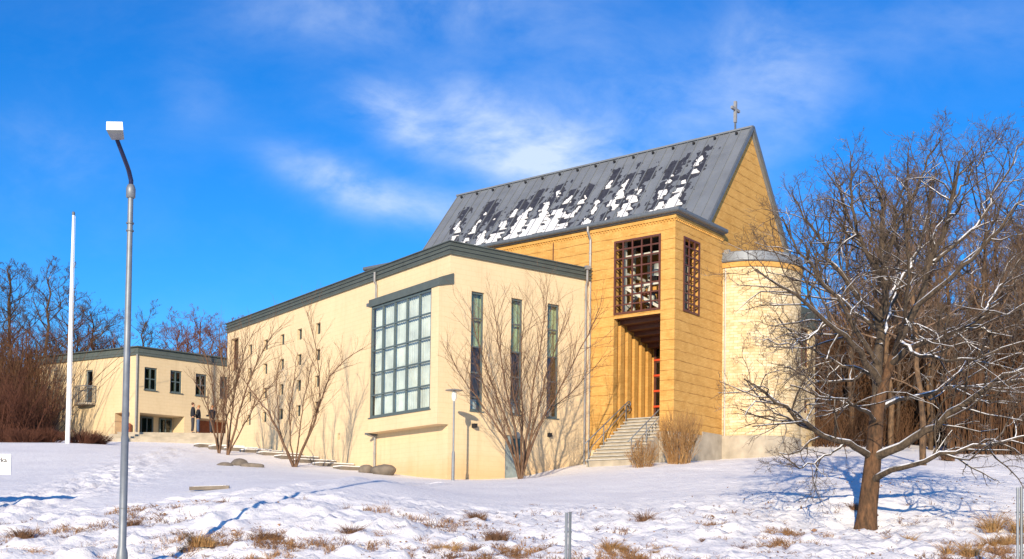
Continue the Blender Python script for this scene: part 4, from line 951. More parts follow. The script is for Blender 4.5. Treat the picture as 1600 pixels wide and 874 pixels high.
# ------------------------------------------------------------------ trees
class Grower:
    def __init__(s, seed): s.r = np.random.default_rng(seed); s.out = []
    def rand_perp(s, d, ang):
        a = s.r.normal(size=3); a -= d * (a @ d); a /= np.linalg.norm(a) + 1e-9
        v = d * cos(ang) + a * sin(ang); return v / np.linalg.norm(v)
    def limb(s, p, d, L, r0, M_=5, wob=.18, trop=.06, tip=.35):
        pts = [p]; st = L / (M_ - 1); d = d / np.linalg.norm(d)
        for i in range(M_ - 1):
            d = d + s.r.normal(size=3) * wob + np.array([0, 0, trop]); d /= np.linalg.norm(d); pts.append(pts[-1] + d * st)
        pts = np.array(pts); rad = np.linspace(r0, r0 * tip, M_); s.out.append((pts, rad)); return pts, rad
    def fill(s, pts, rad, L, level, n, prm):
        """children along a limb"""
        M_ = len(pts); cum = np.r_[0, np.cumsum(np.linalg.norm(np.diff(pts, axis=0), axis=1))]
        for i in range(n):
            t = prm.get('t0', .25) + (1 - prm.get('t0', .25)) * (i + s.r.random()) / n; t = min(t, .995); c_ = t * cum[-1]; k = min(np.searchsorted(cum, c_, side='right') - 1, M_ - 2); k = max(k, 0)
            f = (c_ - cum[k]) / (cum[k + 1] - cum[k] + 1e-9); p = pts[k] * (1 - f) + pts[k + 1] * f
            d = pts[k + 1] - pts[k]; d /= np.linalg.norm(d) + 1e-9; r = rad[k] * (1 - f) + rad[k + 1] * f
            dd = s.rand_perp(d, s.r.uniform(*prm['ang'])) + np.array([0, 0, prm.get('up', .15)]); dd /= np.linalg.norm(dd)
            l = L * s.r.uniform(.6, 1.15) * (1.15 - .55 * t); rr = max(min(r * .6, prm['rmin'] * (2.0 ** max(0, level - 1))), prm['rmin'] * .6)
            q, qr = s.limb(p, dd, l, rr, 5 if level > 1 else 4, prm['wob'], prm.get('trop', .05), .4)
            if level > 1: s.fill(q, qr, l * prm['shrink'], level - 1, prm['n'][level - 1], prm)
def kf(r): return 8 if r > .08 else 6 if r > .03 else 4 if r > .012 else 3
def make_tree(name, loc, strands_trunk, strands, m_trunk, m_twig, label, group=None, cat='tree', smooth=True):
    e = empty(name, loc); tag(e, label, cat, group)
    link('trunk', strands_mesh('trunk', strands_trunk, lambda r: 14 if r > .1 else 8), m_trunk, e)
    link('crown', strands_mesh('crown', strands, kf), m_twig, e); return e
def smooth_path(P, n):
    P = np.array(P, float); t = np.r_[0, np.cumsum(np.linalg.norm(np.diff(P[:, :3], axis=0), axis=1))]; t /= t[-1]; u = np.linspace(0, 1, n)
    tt = []; 
    for k in range(P.shape[1]): tt.append(np.interp(u, t, P[:, k]))
    Q = np.array(tt).T
    for _ in range(2): Q[1:-1] = (Q[:-2] + 2 * Q[1:-1] + Q[2:]) / 4
    return Q

# the big snowy tree: limbs as they spread in the photograph, at their own distances
def big_tree():
    Y0 = 25.0; base = atY(1353, 828, Y0); base[2] = g1(base[0], base[1]); G = Grower(11)
    def path(l, n, r0, r1):
        P = np.array([atY(x, y, Y0 + dy) for x, y, dy in l]) - base; Q = smooth_path(P, n); return Q, np.linspace(r0, r1, n)
    trunk, tr = path([(1352, 836, 0), (1355, 800, 0), (1361, 750, .02), (1366, 700, .05), (1369, 655, .1), (1372, 620, .15)], 12, .30, .165); tr[:3] = (.29, .235, .21); tr[3:] = np.linspace(.205, .14, 9)
    t2 = path([(1369, 660, .1), (1378, 610, .1), (1391, 565, 0), (1408, 530, -.2)], 7, .13, .085)
    LB = [ # (points, r0, r1)
        ([(1372, 625, .15), (1370, 580, .4), (1376, 520, .7), (1385, 450, .9), (1382, 380, 1.1), (1375, 300, 1.2)], .12, .022),
        ([(1405, 533, -.2), (1430, 480, -.4), (1458, 410, -.7), (1480, 330, -.9), (1500, 250, -1.0)], .085, .018),
        ([(1376, 600, .1), (1350, 555, -.3), (1322, 528, -.8), (1290, 500, -1.2), (1255, 470, -1.6), (1215, 445, -1.9), (1180, 420, -2.0)], .075, .012),
        ([(1378, 500, .6), (1345, 462, .8), (1312, 430, 1.0), (1288, 390, 1.3), (1262, 345, 1.6), (1240, 310, 1.7)], .06, .012),
        ([(1384, 440, .9), (1350, 390, 1.6), (1320, 330, 2.0), (1305, 270, 2.3)], .05, .012),
        ([(1358, 712, .0), (1335, 697, -.4), (1305, 683, -.8), (1268, 668, -1.2), (1232, 642, -1.6), (1195, 615, -1.9), (1160, 590, -2.1)], .075, .012),
        ([(1322, 692, -.6), (1290, 712, -1.0), (1262, 728, -1.3), (1238, 728, -1.5), (1222, 712, -1.7)], .028, .008),
        ([(1365, 750, -.1), (1382, 737, -.5), (1408, 727, -.9), (1432, 726, -1.1), (1456, 712, -1.4), (1500, 700, -1.7), (1560, 690, -2.0), (1640, 676, -2.2)], .07, .016),
        ([(1366, 715, .0), (1392, 703, -.3), (1428, 686, -.6), (1460, 664, -.9), (1492, 640, -1.2), (1528, 610, -1.5), (1568, 588, -1.9), (1640, 566, -2.4)], .10, .02),
        ([(1390, 570, .0), (1430, 540, -.7), (1480, 525, -1.3), (1530, 500, -1.8), (1580, 485, -2.2), (1640, 460, -2.6)], .07, .016),
        ([(1372, 640, .2), (1410, 618, 1.0), (1455, 615, 1.6), (1510, 600, 2.2), (1570, 600, 2.8), (1640, 590, 3.2)], .06, .014),
        ([(1430, 480, -.4), (1480, 440, -1.0), (1530, 395, -1.5), (1575, 340, -1.8), (1620, 290, -2.0)], .055, .012),
        ([(1385, 470, .9), (1425, 410, 1.7), (1450, 340, 2.2), (1460, 270, 2.5)], .055, .012),
        ([(1375, 560, .5), (1340, 590, 1.0), (1300, 600, 1.6), (1260, 590, 2.0), (1225, 570, 2.3)], .045, .010),
        ([(1369, 660, .1), (1350, 640, -.8), (1320, 625, -1.6), (1280, 618, -2.2), (1235, 600, -2.7)], .045, .010),
        ([(1405, 533, -.2), (1440, 560, -1.4), (1490, 565, -2.2), (1550, 555, -2.8), (1620, 530, -3.2)], .05, .012),
        ([(1376, 540, .5), (1395, 470, 2.2), (1405, 400, 3.0), (1400, 320, 3.4)], .05, .012),
        ([(1395, 560, 0), (1415, 490, -1.6), (1420, 410, -2.4), (1415, 330, -2.8)], .05, .012),
        ([(1372, 570, .4), (1330, 500, .2), (1285, 440, 0), (1245, 390, -.3), (1222, 335, -.4)], .055, .012), ([(1380, 450, .9), (1345, 380, .4), (1325, 310, .2), (1332, 240, .2)], .05, .011), ([(1376, 520, .7), (1318, 470, 1.6), (1270, 430, 2.2), (1225, 395, 2.5), (1190, 392, 2.6)], .05, .011),
        ([(1378, 430, .9), (1400, 350, .2), (1440, 280, -.2), (1470, 215, -.3)], .045, .010), ([(1458, 410, -.7), (1520, 360, -.2), (1570, 280, .2), (1600, 220, .4)], .045, .01), ([(1372, 590, .3), (1320, 570, .2), (1270, 550, 0), (1215, 500, -.2)], .04, .01),
        ([(1480, 330, -.9), (1520, 270, -.8), (1560, 215, -.6)], .025, .008), ([(1382, 380, 1.1), (1410, 300, 1.0), (1425, 230, .8)], .03, .008),
        ([(1530, 500, -1.8), (1570, 440, -1.4), (1610, 380, -1.2)], .03, .008), ([(1290, 500, -1.2), (1265, 530, -1.5), (1225, 540, -1.8), (1190, 535, -2.0)], .025, .008)]
    prm = dict(ang=(.45, 1.15), rmin=.0070, wob=.27, up=.10, trop=.03, shrink=.58, n=[0, 5, 6, 7], t0=.30)
    for l, r0, r1 in LB:
        Q, R = path(l, 14, r0 * 1.12, r1 * 1.35); Q[2:] += G.r.normal(size=Q[2:].shape) * .035; G.out.append((Q, R))
        Ltot = np.linalg.norm(np.diff(Q, axis=0), axis=1).sum()
        G.fill(Q, R, Ltot * .34 + .25, 3, int(9 + Ltot * 2.0), prm)
    big = [q for q in G.out if q[1][0] > .0125]; fine = [q for q in G.out if q[1][0] <= .0125]
    e = make_tree('snowy_tree', tuple(base), [(trunk, tr), t2], big, M_BARK_MAIN, M_TWIG_MAIN, 'large spreading bare tree with snow along its limbs, on the bank right of the church')
    link('twigs', strands_mesh('twigs', fine, kf), M_TWIGFINE, [c for c in e.children if c.name.startswith('crown')][0]); return len(G.out), len(big)
nb = big_tree(); print('big tree strands', nb)

def stem_tree(name, px, Y, stems, label, seed, lvl=2, dens=1.0, rb=.05, group='small multi stemmed trees in front of the annex', fan=None, rm=.0048):
    x = atY(px, 740, Y)[0]; base = np.array([x, Y, g1(x, Y)]); G = Grower(seed); tr = []
    prm = dict(ang=(.35, .85), rmin=rm, wob=.19, up=.36, trop=.08, shrink=.55, n=[0, 6, 7], t0=.12)
    for l, dy, r0 in stems:
        P = [np.array([0, 0, -.15])] + [atY(a, b_, Y + dy * (i + 1) / len(l)) - base for i, (a, b_) in enumerate(l)]
        Q = smooth_path(P, 14); R = np.linspace(r0, .010, 14); Q[3:] += G.r.normal(size=Q[3:].shape) * .02
        tr.append((Q[:6], R[:6])); G.out.append((Q[5:], R[5:])); Lt = np.linalg.norm(np.diff(Q, axis=0), axis=1).sum()
        G.fill(Q[2:], R[2:], Lt * .33, lvl, int((5 + Lt * 2.6) * dens), prm)
    return make_tree(name, tuple(base), tr, G.out, M_BARK_SM, M_TWIG_SM, label, group)
stem_tree('bare_tree', 813, 41.8, [
    ([(800, 700), (775, 665), (752, 630), (728, 600), (705, 565), (697, 540)], -.5, .05), ([(803, 690), (785, 640), (765, 590), (745, 530), (735, 480)], .6, .05),
    ([(808, 690), (795, 630), (782, 560), (775, 500), (770, 465)], -.7, .05), ([(815, 700), (818, 640), (812, 570), (818, 510), (822, 470)], .9, .045),
    ([(822, 690), (830, 650), (833, 600), (845, 540), (852, 480), (856, 450)], -.6, .055), ([(826, 700), (835, 655), (850, 600), (870, 540), (885, 490)], .5, .055),
    ([(828, 700), (845, 660), (872, 615), (900, 560), (925, 510), (938, 480)], -.3, .055), ([(825, 690), (850, 650), (885, 620), (915, 590), (940, 560)], .5, .035), ([(806, 720), (790, 680), (770, 640), (740, 560)], 1.0, .035), ([(820, 710), (815, 670), (800, 610), (797, 540)], -1.0, .04)],
    'many stemmed bare tree spreading before the three tall annex windows', 21, 2, 1.3, rm=.0052)
stem_tree('bare_tree', 460, 46.5, [
    ([(448, 700), (430, 665), (410, 630), (385, 600), (365, 575)], -.4, .06), ([(455, 690), (452, 650), (458, 600), (465, 550)], .5, .035),
    ([(470, 705), (488, 672), (500, 630), (512, 590), (540, 560), (566, 545)], .3, .065), ([(503, 620), (498, 580), (492, 530), (480, 490)], .2, .03), ([(465, 700), (470, 650), (480, 600), (490, 560)], -.8, .035), ([(440, 690), (435, 640), (430, 590), (440, 560)], .9, .03)],
    'open branching bare tree on the lawn left of the bay window', 22, 2, 1.1, rm=.0055)
stem_tree('bare_tree', 354, 51.5, [
    ([(362, 690), (372, 655), (382, 610), (400, 570), (420, 530), (440, 510)], -.3, .06), ([(358, 690), (362, 640), (370, 590), (385, 540), (398, 515)], .5, .05), ([(364, 695), (385, 660), (400, 630), (425, 600), (440, 580)], .2, .04),
    ([(356, 680), (352, 630), (360, 580), (362, 530)], -.6, .04)], 'leaning bare tree at the left annex end, right one of a close pair', 23, 2, 1.5, rm=.0062)
stem_tree('bare_tree', 342, 52.2, [
    ([(338, 690), (330, 660), (322, 625), (308, 600), (300, 590)], -.3, .05), ([(340, 690), (338, 640), (330, 590), (318, 545)], .5, .05), ([(344, 690), (350, 650), (352, 600), (345, 550), (342, 520)], -.3, .05), ([(346, 690), (358, 640), (372, 600), (380, 560)], .6, .04)],
    'upright bare tree at the left annex end, left one of a close pair', 24, 2, 1.5, rm=.0062)

def shrub(name, px, Y, H, W, n, label, mat, seed, cat='shrub', group=None, depth=None, rad=.007, py=740, kids=3, lean=.0):
    x = atY(px, py, Y)[0]; z = g1(x, Y); r = np.random.default_rng(seed); e = empty(name, (x, Y, z)); tag(e, label, cat, group); out = []
    depth = depth or W
    for i in range(n):
        a = r.uniform(0, 2 * pi); q = sqrt(r.random()); bx_, by_ = q * cos(a) * W * .22, q * sin(a) * depth * .22; h = H * r.uniform(.55, 1.0) * (1 - .25 * q)
        tx, ty = q * cos(a) * W * .5 + lean, q * sin(a) * depth * .5; t = np.linspace(0, 1, 6)[:, None]
        P = np.array([bx_, by_, -.1]) + np.concatenate([t ** 1.3 * (tx - bx_), t ** 1.3 * (ty - by_), t * h], 1) + np.r_[np.zeros((1, 3)), r.normal(size=(5, 3)) * .022 * H ** .5]
        out.append((P, np.linspace(rad, rad * .35, 6)))
        for k in range(kids):
            s0 = P[r.integers(2, 5)]; d = r.normal(size=3) * .35 + np.array([tx - bx_, ty - by_, h * .8]); d /= np.linalg.norm(d); l = h * r.uniform(.15, .4)
            out.append((np.array([s0, s0 + d * l * .5, s0 + d * l + r.normal(size=3) * .03]), np.array([rad * .5, rad * .4, rad * .25])))
    link('stems', strands_mesh('stems', out, lambda r_: 3), mat, e); return e
shrub('tall_shrub', 1061, 43.3, 2.5, 1.9, 150, 'tall tawny leafless shrub against the tower corner', M_SHRUB, 31, rad=.010, kids=7)
shrub('low_shrub', 1004, 42.6, 1.35, 1.6, 100, 'low tawny leafless shrub beside the entrance stairs', M_SHRUB, 32, rad=.009, kids=6)
for i, (px, W, H) in enumerate(((8, 3.2, 1.1), (40, 2.6, .9), (75, 2.6, 1.0), (128, 2.6, .95), (150, 1.8, .7))):
    shrub('hedge_shrub', px, 57.5 - (i % 2) * .6, H, W, 260, ('low dark red hedge bush at the far left of the row', 'low dark red hedge bush, second from the left edge', 'low dark red hedge bush just left of the flagpole', 'low dark red hedge bush just right of the flagpole', 'smallest hedge bush at right end, ending below the balcony')[i], M_HEDGE, 40 + i, 'hedge', 'low hedge by the flagpole', 1.4, .012, 690, 5)
def tangled_bush(px, Y, H, W, n, label, mat, seed):
    x = atY(px, 690, Y)[0]; G = Grower(seed); e = empty('thicket_bush', (x, Y, g1(x, Y))); tag(e, label, 'bush', 'thicket left of the low building')
    prm = dict(ang=(.4, 1.1), rmin=.008, wob=.28, up=.25, trop=.06, shrink=.55, n=[0, 5, 6], t0=.15)
    for i in range(n):
        a = G.r.uniform(0, 2 * pi); q = sqrt(G.r.random()); p = np.array([q * cos(a) * W * .4, q * sin(a) * W * .3, -.1]); d = np.array([G.r.normal() * .3, G.r.normal() * .3, 1.0])
        L = H * G.r.uniform(.55, 1.0); P, R_ = G.limb(p, d, L, .028, 7, .16, .06, .3); G.fill(P, R_, L * .42, 2, 9, prm)
    link('stems', strands_mesh('stems', G.out, lambda r_: 3), mat, e)
for i, (px, W, H, Y) in enumerate(((-30, 5.0, 4.6, 62), (8, 4.4, 4.2, 61.5), (36, 3.2, 3.6, 63))):
    tangled_bush(px, Y, H, W, 46, ('tall reddish brown thicket bush cut by the left edge', 'tall reddish brown thicket bush behind the hedge near the left edge', 'tall reddish brown thicket bush touching the end of the low building')[i], (M_HEDGE, M_HEDGE, M_HEDGE)[i], 50 + i)

# wood behind: tree shapes reused
def bg_variant(seed, H, spread, trunk_h, nl, level=4, n=(0, 6, 6, 7), rm=.0115):
    G = Grower(seed); lean = G.r.normal(size=2) * .02 * H
    P = np.array([[0, 0, -.5], [lean[0] * .3, lean[1] * .3, H * .3], [lean[0], lean[1], H * .62], [lean[0] * 1.3, lean[1] * 1.3, H * .9]]); Q = smooth_path(P, 12); Q[2:] += G.r.normal(size=Q[2:].shape) * .06; R = np.linspace(H * .0115, H * .0025, 12)
    tr = [(Q, R)]; prm = dict(ang=(.4, 1.05), rmin=rm, wob=.22, up=.30, trop=.08, shrink=.55, n=list(n), t0=.3)
    for i in range(nl):
        t = trunk_h + (1 - trunk_h) * (i + .5) / nl; k = t * 11; a = int(min(k, 10)); f = k - a; p = Q[a] * (1 - f) + Q[a + 1] * f
        az = i * 2.4 + G.r.normal() * .4; el = G.r.uniform(.35, .9); d = np.array([cos(az) * cos(el), sin(az) * cos(el), sin(el)])
        L = spread * (1.15 - .75 * (t - trunk_h) / (1 - trunk_h)) * G.r.uniform(.75, 1.15); q, qr = G.limb(p, d, L, max(R[a] * .55, rm * 2), 6, .14, .07, .3); G.fill(q, qr, L * .48, level - 1, 8, prm)
    G.fill(Q[6:], R[6:], H * .16, level - 1, 8, prm)
    return tr, G.out
VARS = []
for k, (sd, H, sp_, th, nl) in enumerate(((101, 16, 5.0, .30, 15), (102, 18, 4.6, .38, 15), (103, 14, 4.8, .22, 14), (104, 17, 4.2, .42, 13))):
    tr, out = bg_variant(sd, H, sp_, th, nl); VARS.append((strands_mesh('bare_trunk', tr, lambda r: 9), strands_mesh('bare_crown', out, lambda r: 4 if r > .05 else 3)))
_cache = {}
def bg_tree(name, px, Y, v, scale, label, group, mt, mtr, rz=0, py=700, dz=0):
    x = atY(px, py, Y)[0]; e = empty(name, (x, Y, g1(x, Y) + dz - .1), rz); e.scale = (scale[0], scale[0], scale[1]); tag(e, label, 'tree', group)
    for nm, me, m_ in (('trunk', VARS[v][0], mtr), ('crown', VARS[v][1], mt)):
        key = (me.name, m_.name)
        if key not in _cache: c_ = me.copy(); c_.materials.clear(); c_.materials.append(m_); _cache[key] = c_
        o = bpy.data.objects.new(nm, _cache[key]); COL.objects.link(o); o.parent = e
    return e
rr = random.Random(4)
# right hand wood
wood = []
for i in range(34):
    row = i % 4; Y = (56, 64, 73, 84)[row] + rr.uniform(-2.5, 2.5); px = 1300 + (i // 4) * 52 + rr.uniform(-22, 22) + (row % 2) * 24
    if Y < 62 and px < 1400: px += 110
    s = rr.uniform(.80, 1.0) * (Y / 66) ** .7
    if px < 1370: s *= .80
    wood.append((row, px)); nth = ('first second third fourth fifth sixth seventh eighth ninth tenth'.split())[sum(1 for a, b_ in wood if a == row) - 1]
    LW = '%s tree from the church in the wood\'s %s row%s' % (nth, ('front', 'second', 'third', 'rearmost')[row], ', with paler trunk' if i % 3 == 0 else '')
    bg_tree('wood_tree', px, Y, rr.randrange(4), (s, s * 1.02), LW, 'trees of the wood right of the church', (M_TWIG_BR, M_TWIG_DK, M_TWIG_BR, M_TWIG_BR)[i % 4], M_TRUNK_OR if i % 3 == 0 else M_TWIG_DK, rr.uniform(0, 6))
# nearer trunks standing at the edge of the wood
bg_tree('wood_tree', 1443, 40.5, 1, (.62, .66), 'orange barked tree at the wood edge just right of the big tree trunk', 'trees of the wood right of the church', M_TWIG_BR, M_TRUNK_OR, 1.0, 728)
bg_tree('wood_tree', 1331, 58, 3, (.80, .82), 'orange barked tree between the apse corner and the big tree trunk', 'trees of the wood right of the church', M_TWIG_BR, M_TRUNK_OR, 2.0, 690)
# left trees
for i, (px, Y, v, s, mt, lab) in enumerate(((-25, 82, 0, 1.0, M_TWIG_DK, 'tall dark bare tree cut by the left edge'), (22, 88, 1, 1.0, M_TWIG_DK, 'tall dark bare tree behind the thicket left of the flagpole'), (66, 82, 2, 1.14, M_TWIG_DK, 'broad dark bare tree rising just left of the flagpole'),
                                        (112, 94, 3, .98, M_TWIG_DK, 'dark bare tree rising behind the flagpole'), (158, 98, 0, .98, M_TWIG_DK, 'dark bare tree between flagpole and street lamp'), (212, 102, 2, 1.10, M_TWIG_DK, 'dark rounded bare tree directly right of the street lamp pole'), (90, 86, 0, .72, M_TWIG_RD, 'low reddish bare tree beneath the dark crowns by the flagpole'),
                                        (140, 90, 2, .76, M_TWIG_RD, 'low reddish bare tree over the roof between flagpole and lamp'), (180, 92, 0, .70, M_TWIG_RD, 'low reddish bare tree over the roof just behind the street lamp'), (280, 92, 2, .86, M_TWIG_RD, 'reddish bare treetop left one above the low building roof'), (312, 90, 0, .78, M_TWIG_RD, 'reddish bare treetop right one above the low building roof'), (342, 96, 2, .92, M_TWIG_RD, 'reddish bare treetop touching the left end of the annex'), (265, 88, 2, .66, M_TWIG_RD, 'low reddish bare treetop leftmost over the low building roof'), (298, 96, 0, .80, M_TWIG_RD, 'reddish bare treetop between the left and right reddish ones'), (330, 86, 2, .72, M_TWIG_RD, 'low reddish bare treetop just over the low building roof end'), (250, 102, 3, .72, M_TWIG_DK, 'small dark bare treetop between street lamp and reddish trees'),
                                        (-10, 70, 2, .55, M_HEDGE, 'low maroon bare tree in the thicket, cut by the left edge'), (22, 68, 0, .50, M_HEDGE, 'low maroon bare tree in the thicket near the left edge'), (48, 70, 2, .56, M_TWIG_RD, 'low maroon bare tree in the thicket touching the low building'))):
    bg_tree('bare_tree', px, Y, v, (s * (1.35 if mt is M_TWIG_RD else 1.2), s * (.90 if mt is M_TWIG_DK else .95)), lab, 'trees behind the low building', mt, mt, i * 1.3)
# far mass of the wood: one object
def far_wood():
    r = np.random.default_rng(3); Vs, Qs, n = [], [], 0
    tr, out = bg_variant(201, 15, 5.0, .12, 15, 4, (0, 4, 4, 5), .020); V0, Q0 = None, None
    me = strands_mesh('tmp', tr + out, lambda r_: 3); V0 = np.empty(len(me.vertices) * 3, np.float32); me.vertices.foreach_get('co', V0); V0 = V0.reshape(-1, 3)
    Q0 = np.empty(len(me.loops), np.int32); me.loops.foreach_get('vertex_index', Q0); Q0 = Q0.reshape(-1, 4); bpy.data.meshes.remove(me)
    spots = [(x, 96 + 9 * (k % 2) + r.uniform(-3, 3), 1.25) for k, x in enumerate(np.arange(1270, 1760, 14))] + [(x, 112 + r.uniform(-4, 4), .85) for x in np.arange(-90, 140, 14)] + [(x, 118 + r.uniform(-4, 4), .80) for x in np.arange(140, 380, 11)]
    for px, Y, s in spots:
        x = atY(px, 700, Y)[0]; a = r.uniform(0, 6); c_, s_ = cos(a), sin(a); s = s * r.uniform(.8, 1.05) * (.80 if 1200 < px < 1350 else 1); V = V0 * s
        V = np.c_[V[:, 0] * c_ - V[:, 1] * s_ + x, V[:, 0] * s_ + V[:, 1] * c_ + Y, V[:, 2] + g1(x, Y)]; Vs.append(V); Qs.append(Q0 + n); n += len(V)
    o = link('distant_wood', np_mesh('distant_wood', np.concatenate(Vs), np.concatenate(Qs)), M_BRUSH); tag(o, 'far brown mass of bare woodland behind the nearer trees', 'wood', kind='stuff')
far_wood()
# undergrowth: countless stems
def undergrowth():
    r = np.random.default_rng(8); P, R = [], []
    def patch(px0, px1, Y0, Y1, H0, H1, n, rad, lean=.25):
        px = r.uniform(px0, px1, n); Y = r.uniform(Y0, Y1, n); X = np.array([atY(a, 700, b_)[0] for a, b_ in zip(px, Y)]); Z = gz(X, Y); H = r.uniform(H0, H1, n)
        t = np.linspace(0, 1, 4)[None, :, None]; d = r.normal(size=(n, 1, 3)) * np.array([lean, lean, 0]) + np.array([0, 0, 1]); b_ = np.stack([X, Y, Z - .1], 1)[:, None, :]
        Q = b_ + t * d * H[:, None, None] + r.normal(size=(n, 4, 3)) * .06 * t; P.append(Q); R.append(np.linspace(1, .4, 4)[None, :] * rad * r.uniform(.6, 1.3, (n, 1)))
    patch(1275, 1500, 60, 76, 1.5, 7.0, 9000, .022, .30); patch(1480, 1680, 52, 60, 1.8, 4.2, 5000, .024, .10); patch(1480, 1680, 58, 75, 2, 7, 3500, .024, .3); patch(1265, 1700, 78, 100, 3, 12, 9000, .04, .3)
    patch(-60, 75, 66, 80, 2, 7, 2600, .022, .3); patch(1270, 1420, 55, 60, .6, 2.2, 1200, .014, .4)
    V, Q = tubes(np.concatenate(P), np.concatenate(R), 3); o = link('undergrowth', np_mesh('undergrowth', V, Q), M_BRUSH); tag(o, 'dense brown undergrowth and saplings under the wood', 'undergrowth', kind='stuff')
undergrowth()

# ------------------------------------------------------------------ grass and weeds on the bank
def tuft_mesh(name, n, H, W, seed, mat, rad=.004):
    r = np.random.default_rng(seed); k = max(2, int(W * 6)); cs = r.normal(size=(k, 2)) * W * .22; hs = r.uniform(.35, 1.0, k); w_ = r.integers(0, k, n)
    a = r.uniform(0, 2 * pi, n); q = np.abs(r.normal(size=n)) * .07; t = np.linspace(0, 1, 5)[None, :]
    bx_, by_ = cs[w_, 0] + q * np.cos(a), cs[w_, 1] + q * np.sin(a); h = H * hs[w_] * r.beta(1.6, 1.8, n) * 1.25
    out = h * r.uniform(.1, 1.0, n); dx, dy = np.cos(a) * out, np.sin(a) * out; droop = r.uniform(.1, .6, n)[:, None]
    P = np.stack([bx_[:, None] + dx[:, None] * t ** 1.5, by_[:, None] + dy[:, None] * t ** 1.5, h[:, None] * (t - droop * t ** 3) - .04], 2)
    V, Q = tubes(P, rad * np.linspace(1, .3, 5)[None, :] * r.uniform(.7, 1.4, (n, 1)), 3); me = np_mesh(name, V, Q); me.materials.append(mat); return me
TUFTS = [(312, 856, 19.8, .42, .75, 'wide straw coloured grass clump left of centre on the bank', 0), (545, 842, 20.8, .42, .60, 'rusty grass clump on the bank below the lawn lamp shadow', 1), (965, 852, 20.4, .42, .55, 'bright straw grass clump right of the short paired post', 0), (1568, 802, 24.5, .65, 1.3, 'largest tawny grass clump near the right edge', 0),
         (1560, 846, 21.5, .45, .9, 'pale grass clump below the largest clump at right', 0), (38, 848, 20.6, .30, .45, 'small brown grass clump near the left edge of the bank', 1), (98, 856, 20.2, .22, .50, 'dark flattened leaf clump left of the street lamp', 1), (1003, 812, 24, .40, .6, 'reddish grass clump on the brow right of the paired post', 1),
         (775, 838, 21.5, .40, .6, 'sparse brown clump left of the paired post', 1), (862, 866, 19.8, .28, .4, 'small straw clump touching the left foot of the paired post', 0), (916, 858, 20.2, .20, .22, 'tiny rusty clump right beside the paired post', 1), (745, 812, 24, .35, .4, 'thin brown clump on the brow below the many stemmed tree', 1), (1150, 862, 20.3, .22, .3, 'thin dark clump mid bank right of centre', 1),
         (1415, 838, 22.3, .32, .7, 'thin pale clump just right of the big tree trunk', 0), (640, 838, 21.6, .25, .3, 'small dark clump below the annex corner', 1), (1335, 800, 26.5, .25, .4, 'small rusty leaf clump left of the big tree foot', 1), (205, 835, 21.5, .25, .15, 'single rusty stalk clump right of the street lamp', 1), (1100, 845, 21.3, .24, .45, 'low rusty clump on the bank right of the bright straw clump', 1), (1250, 858, 20.6, .26, .5, 'low brown clump mid bank left of the big tree foot', 1), (1210, 812, 24.0, .2, .35, 'thin brown clump on the brow left of the big tree', 1), (690, 862, 20.0, .3, .5, 'tawny clump near the bottom edge left of the paired post', 0), (430, 858, 20.2, .28, .55, 'brown clump between the street lamp clumps and the rusty one', 1), (1045, 868, 20.0, .30, .5, 'straw clump at the bottom edge right of centre', 0), (1500, 868, 20.2, .35, .7, 'pale clump at the bottom edge near the right post', 0), (1480, 700, 45, .6, .9, 'bare twiggy clump on the snow behind the big tree', 1)]
for i, (px, py, Y, H, W, lab, k) in enumerate(TUFTS):
    x = atY(px, py, Y)[0]; me = tuft_mesh('grass_tuft', int(220 + 700 * W), H * 1.05, W, 70 + i, M_STRAW if k == 0 else M_WEED, .0045 if Y < 30 else .008)
    o = link('grass_tuft', me); o.location = (x, Y, g1(x, Y) + .04); tag(o, lab, 'grass tuft', 'dry grass tufts on the bank')
def weeds():
    r = np.random.default_rng(12); P, R = [], []
    n0 = 9000; px = r.uniform(-30, 1640, n0); Y = 18.5 + 13 * r.random(n0) ** 1.5
    X = np.array([atY(a, 800, b_)[0] for a, b_ in zip(px, Y)]); dens = fbm(X * .45, Y * .45, 3, 77) + r.normal(size=n0) * .18; keep = dens > .04; keep &= Y < 22.6 + 2.6 * np.clip((X + 4) / 5, 0, 1) + 1.2 * np.clip((X - 4) / 5, 0, 1) + r.normal(size=n0) * .9; X, Y = X[keep], Y[keep]; Z = gz(X, Y)
    for x, y, z in zip(X, Y, Z):
        m_ = r.integers(2, 14); H = r.uniform(.03, .19) * (1 + .9 * (r.random() > .85)); a = r.uniform(0, 2 * pi, m_); w = r.uniform(.03, .14); t = np.linspace(0, 1, 4)[None, :]
        Q = np.stack([x + r.normal(size=(m_, 1)) * w * .5 + np.cos(a)[:, None] * w * t, y + r.normal(size=(m_, 1)) * w * .5 + np.sin(a)[:, None] * w * t, z + H * r.uniform(.4, 1, (m_, 1)) * (t - .3 * t ** 3)], 2)
        P.append(Q); R.append(np.full((m_, 4), .0045) * np.array([1, .9, .7, .4]))
    V, Q = tubes(np.concatenate(P), np.concatenate(R), 3); o = link('bank_weeds', np_mesh('bank_weeds', V, Q), M_WEED); tag(o, 'scattered brown weeds and stalks poking through the snowy bank', 'weeds', kind='stuff')
weeds()
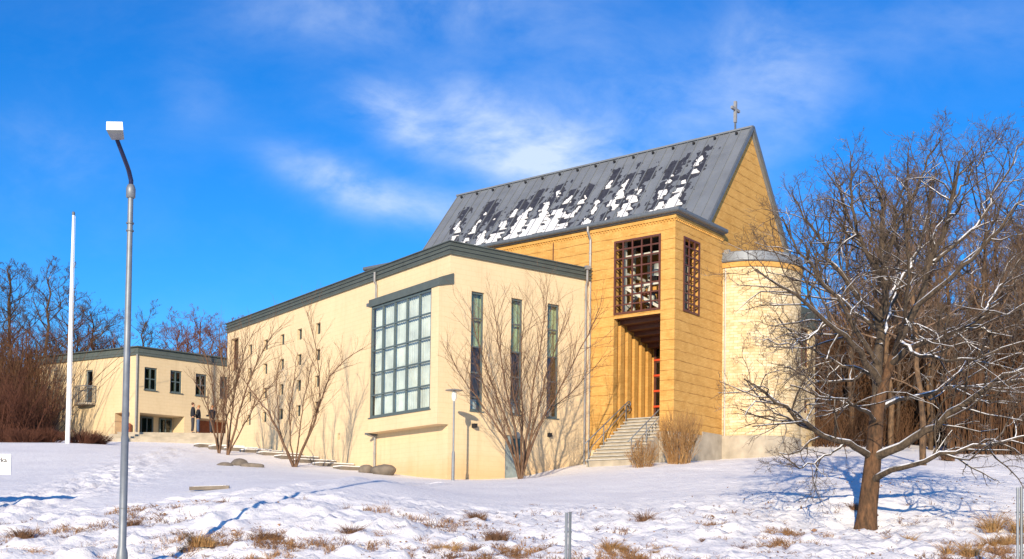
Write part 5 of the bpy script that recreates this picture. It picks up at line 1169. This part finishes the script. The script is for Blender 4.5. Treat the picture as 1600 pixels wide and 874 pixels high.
def bank_grass():
    r = np.random.default_rng(44); P, R = [], []; n0 = 5200; px = r.uniform(-30, 1640, n0); Y = 18.6 + 5.6 * r.random(n0) ** 1.2
    X = np.array([atY(a, 800, b_)[0] for a, b_ in zip(px, Y)]); dens = fbm(X * .75, Y * .9, 3, 177) + r.normal(size=n0) * .12 + .10 * np.exp(-((X - 1.2) / 2.2) ** 2) + .14 * np.exp(-((X - 10.5) / 1.6) ** 2) - .05 * (Y - 21)
    k = dens > .23; X, Y = X[k], Y[k]; Z = gz(X, Y)
    for x, y, z in zip(X, Y, Z):
        m_ = r.integers(8, 26); H = r.uniform(.10, .30); a = r.uniform(0, 2 * pi, m_); w = r.uniform(.04, .13); t = np.linspace(0, 1, 4)[None, :]
        Q = np.stack([x + r.normal(size=(m_, 1)) * .06 + np.cos(a)[:, None] * w * t ** 1.5, y + r.normal(size=(m_, 1)) * .06 + np.sin(a)[:, None] * w * t ** 1.5, z + H * r.uniform(.3, 1, (m_, 1)) * (t - .35 * t ** 3)], 2); P.append(Q); R.append(np.full((m_, 4), .0042) * np.array([1, .9, .7, .4]))
    V, Q = tubes(np.concatenate(P), np.concatenate(R), 3); o = link('bank_grass', np_mesh('bank_grass', V, Q), M_STRAW2); tag(o, 'patchy tawny dead grass standing through snow on the lower bank', 'grass', kind='stuff')
bank_grass()
def leaf_litter():
    r = np.random.default_rng(15); n = 9000; px = r.uniform(-30, 1640, n); Y = 18.5 + 20 * r.random(n) ** 1.6; X = np.array([atY(a, 800, b_)[0] for a, b_ in zip(px, Y)])
    k = fbm(X * .6, Y * .6, 3, 55) + r.normal(size=n) * .2 > .07; k &= Y < 23.2 + 3 * np.clip((X + 4) / 5, 0, 1) + 5 * np.clip((X - 3) / 6, 0, 1) + r.normal(size=n) * 1.3; X, Y = X[k], Y[k]; Z = gz(X, Y) + .03; n = len(X); c_ = np.stack([X, Y, Z], 1)
    u = r.normal(size=(n, 3)) * np.array([1, 1, .5]); u /= np.linalg.norm(u, axis=1, keepdims=True); v = np.cross(u, r.normal(size=(n, 3))); v /= np.linalg.norm(v, axis=1, keepdims=True); s = r.uniform(.008, .034, (n, 1)) * (1 + 1.2 * (r.random((n, 1)) > .93))
    V = np.stack([c_ - u * s, c_ + v * s * .6, c_ + u * s, c_ - v * s * .6], 1).reshape(-1, 3); V[:, 2] += .03; Q = np.arange(4 * n).reshape(-1, 4); o = link('leaf_litter', np_mesh('leaf_litter', V, Q), M_WEED); tag(o, 'dark fallen leaves and clods lying on the snow', 'leaves', kind='stuff')
leaf_litter()
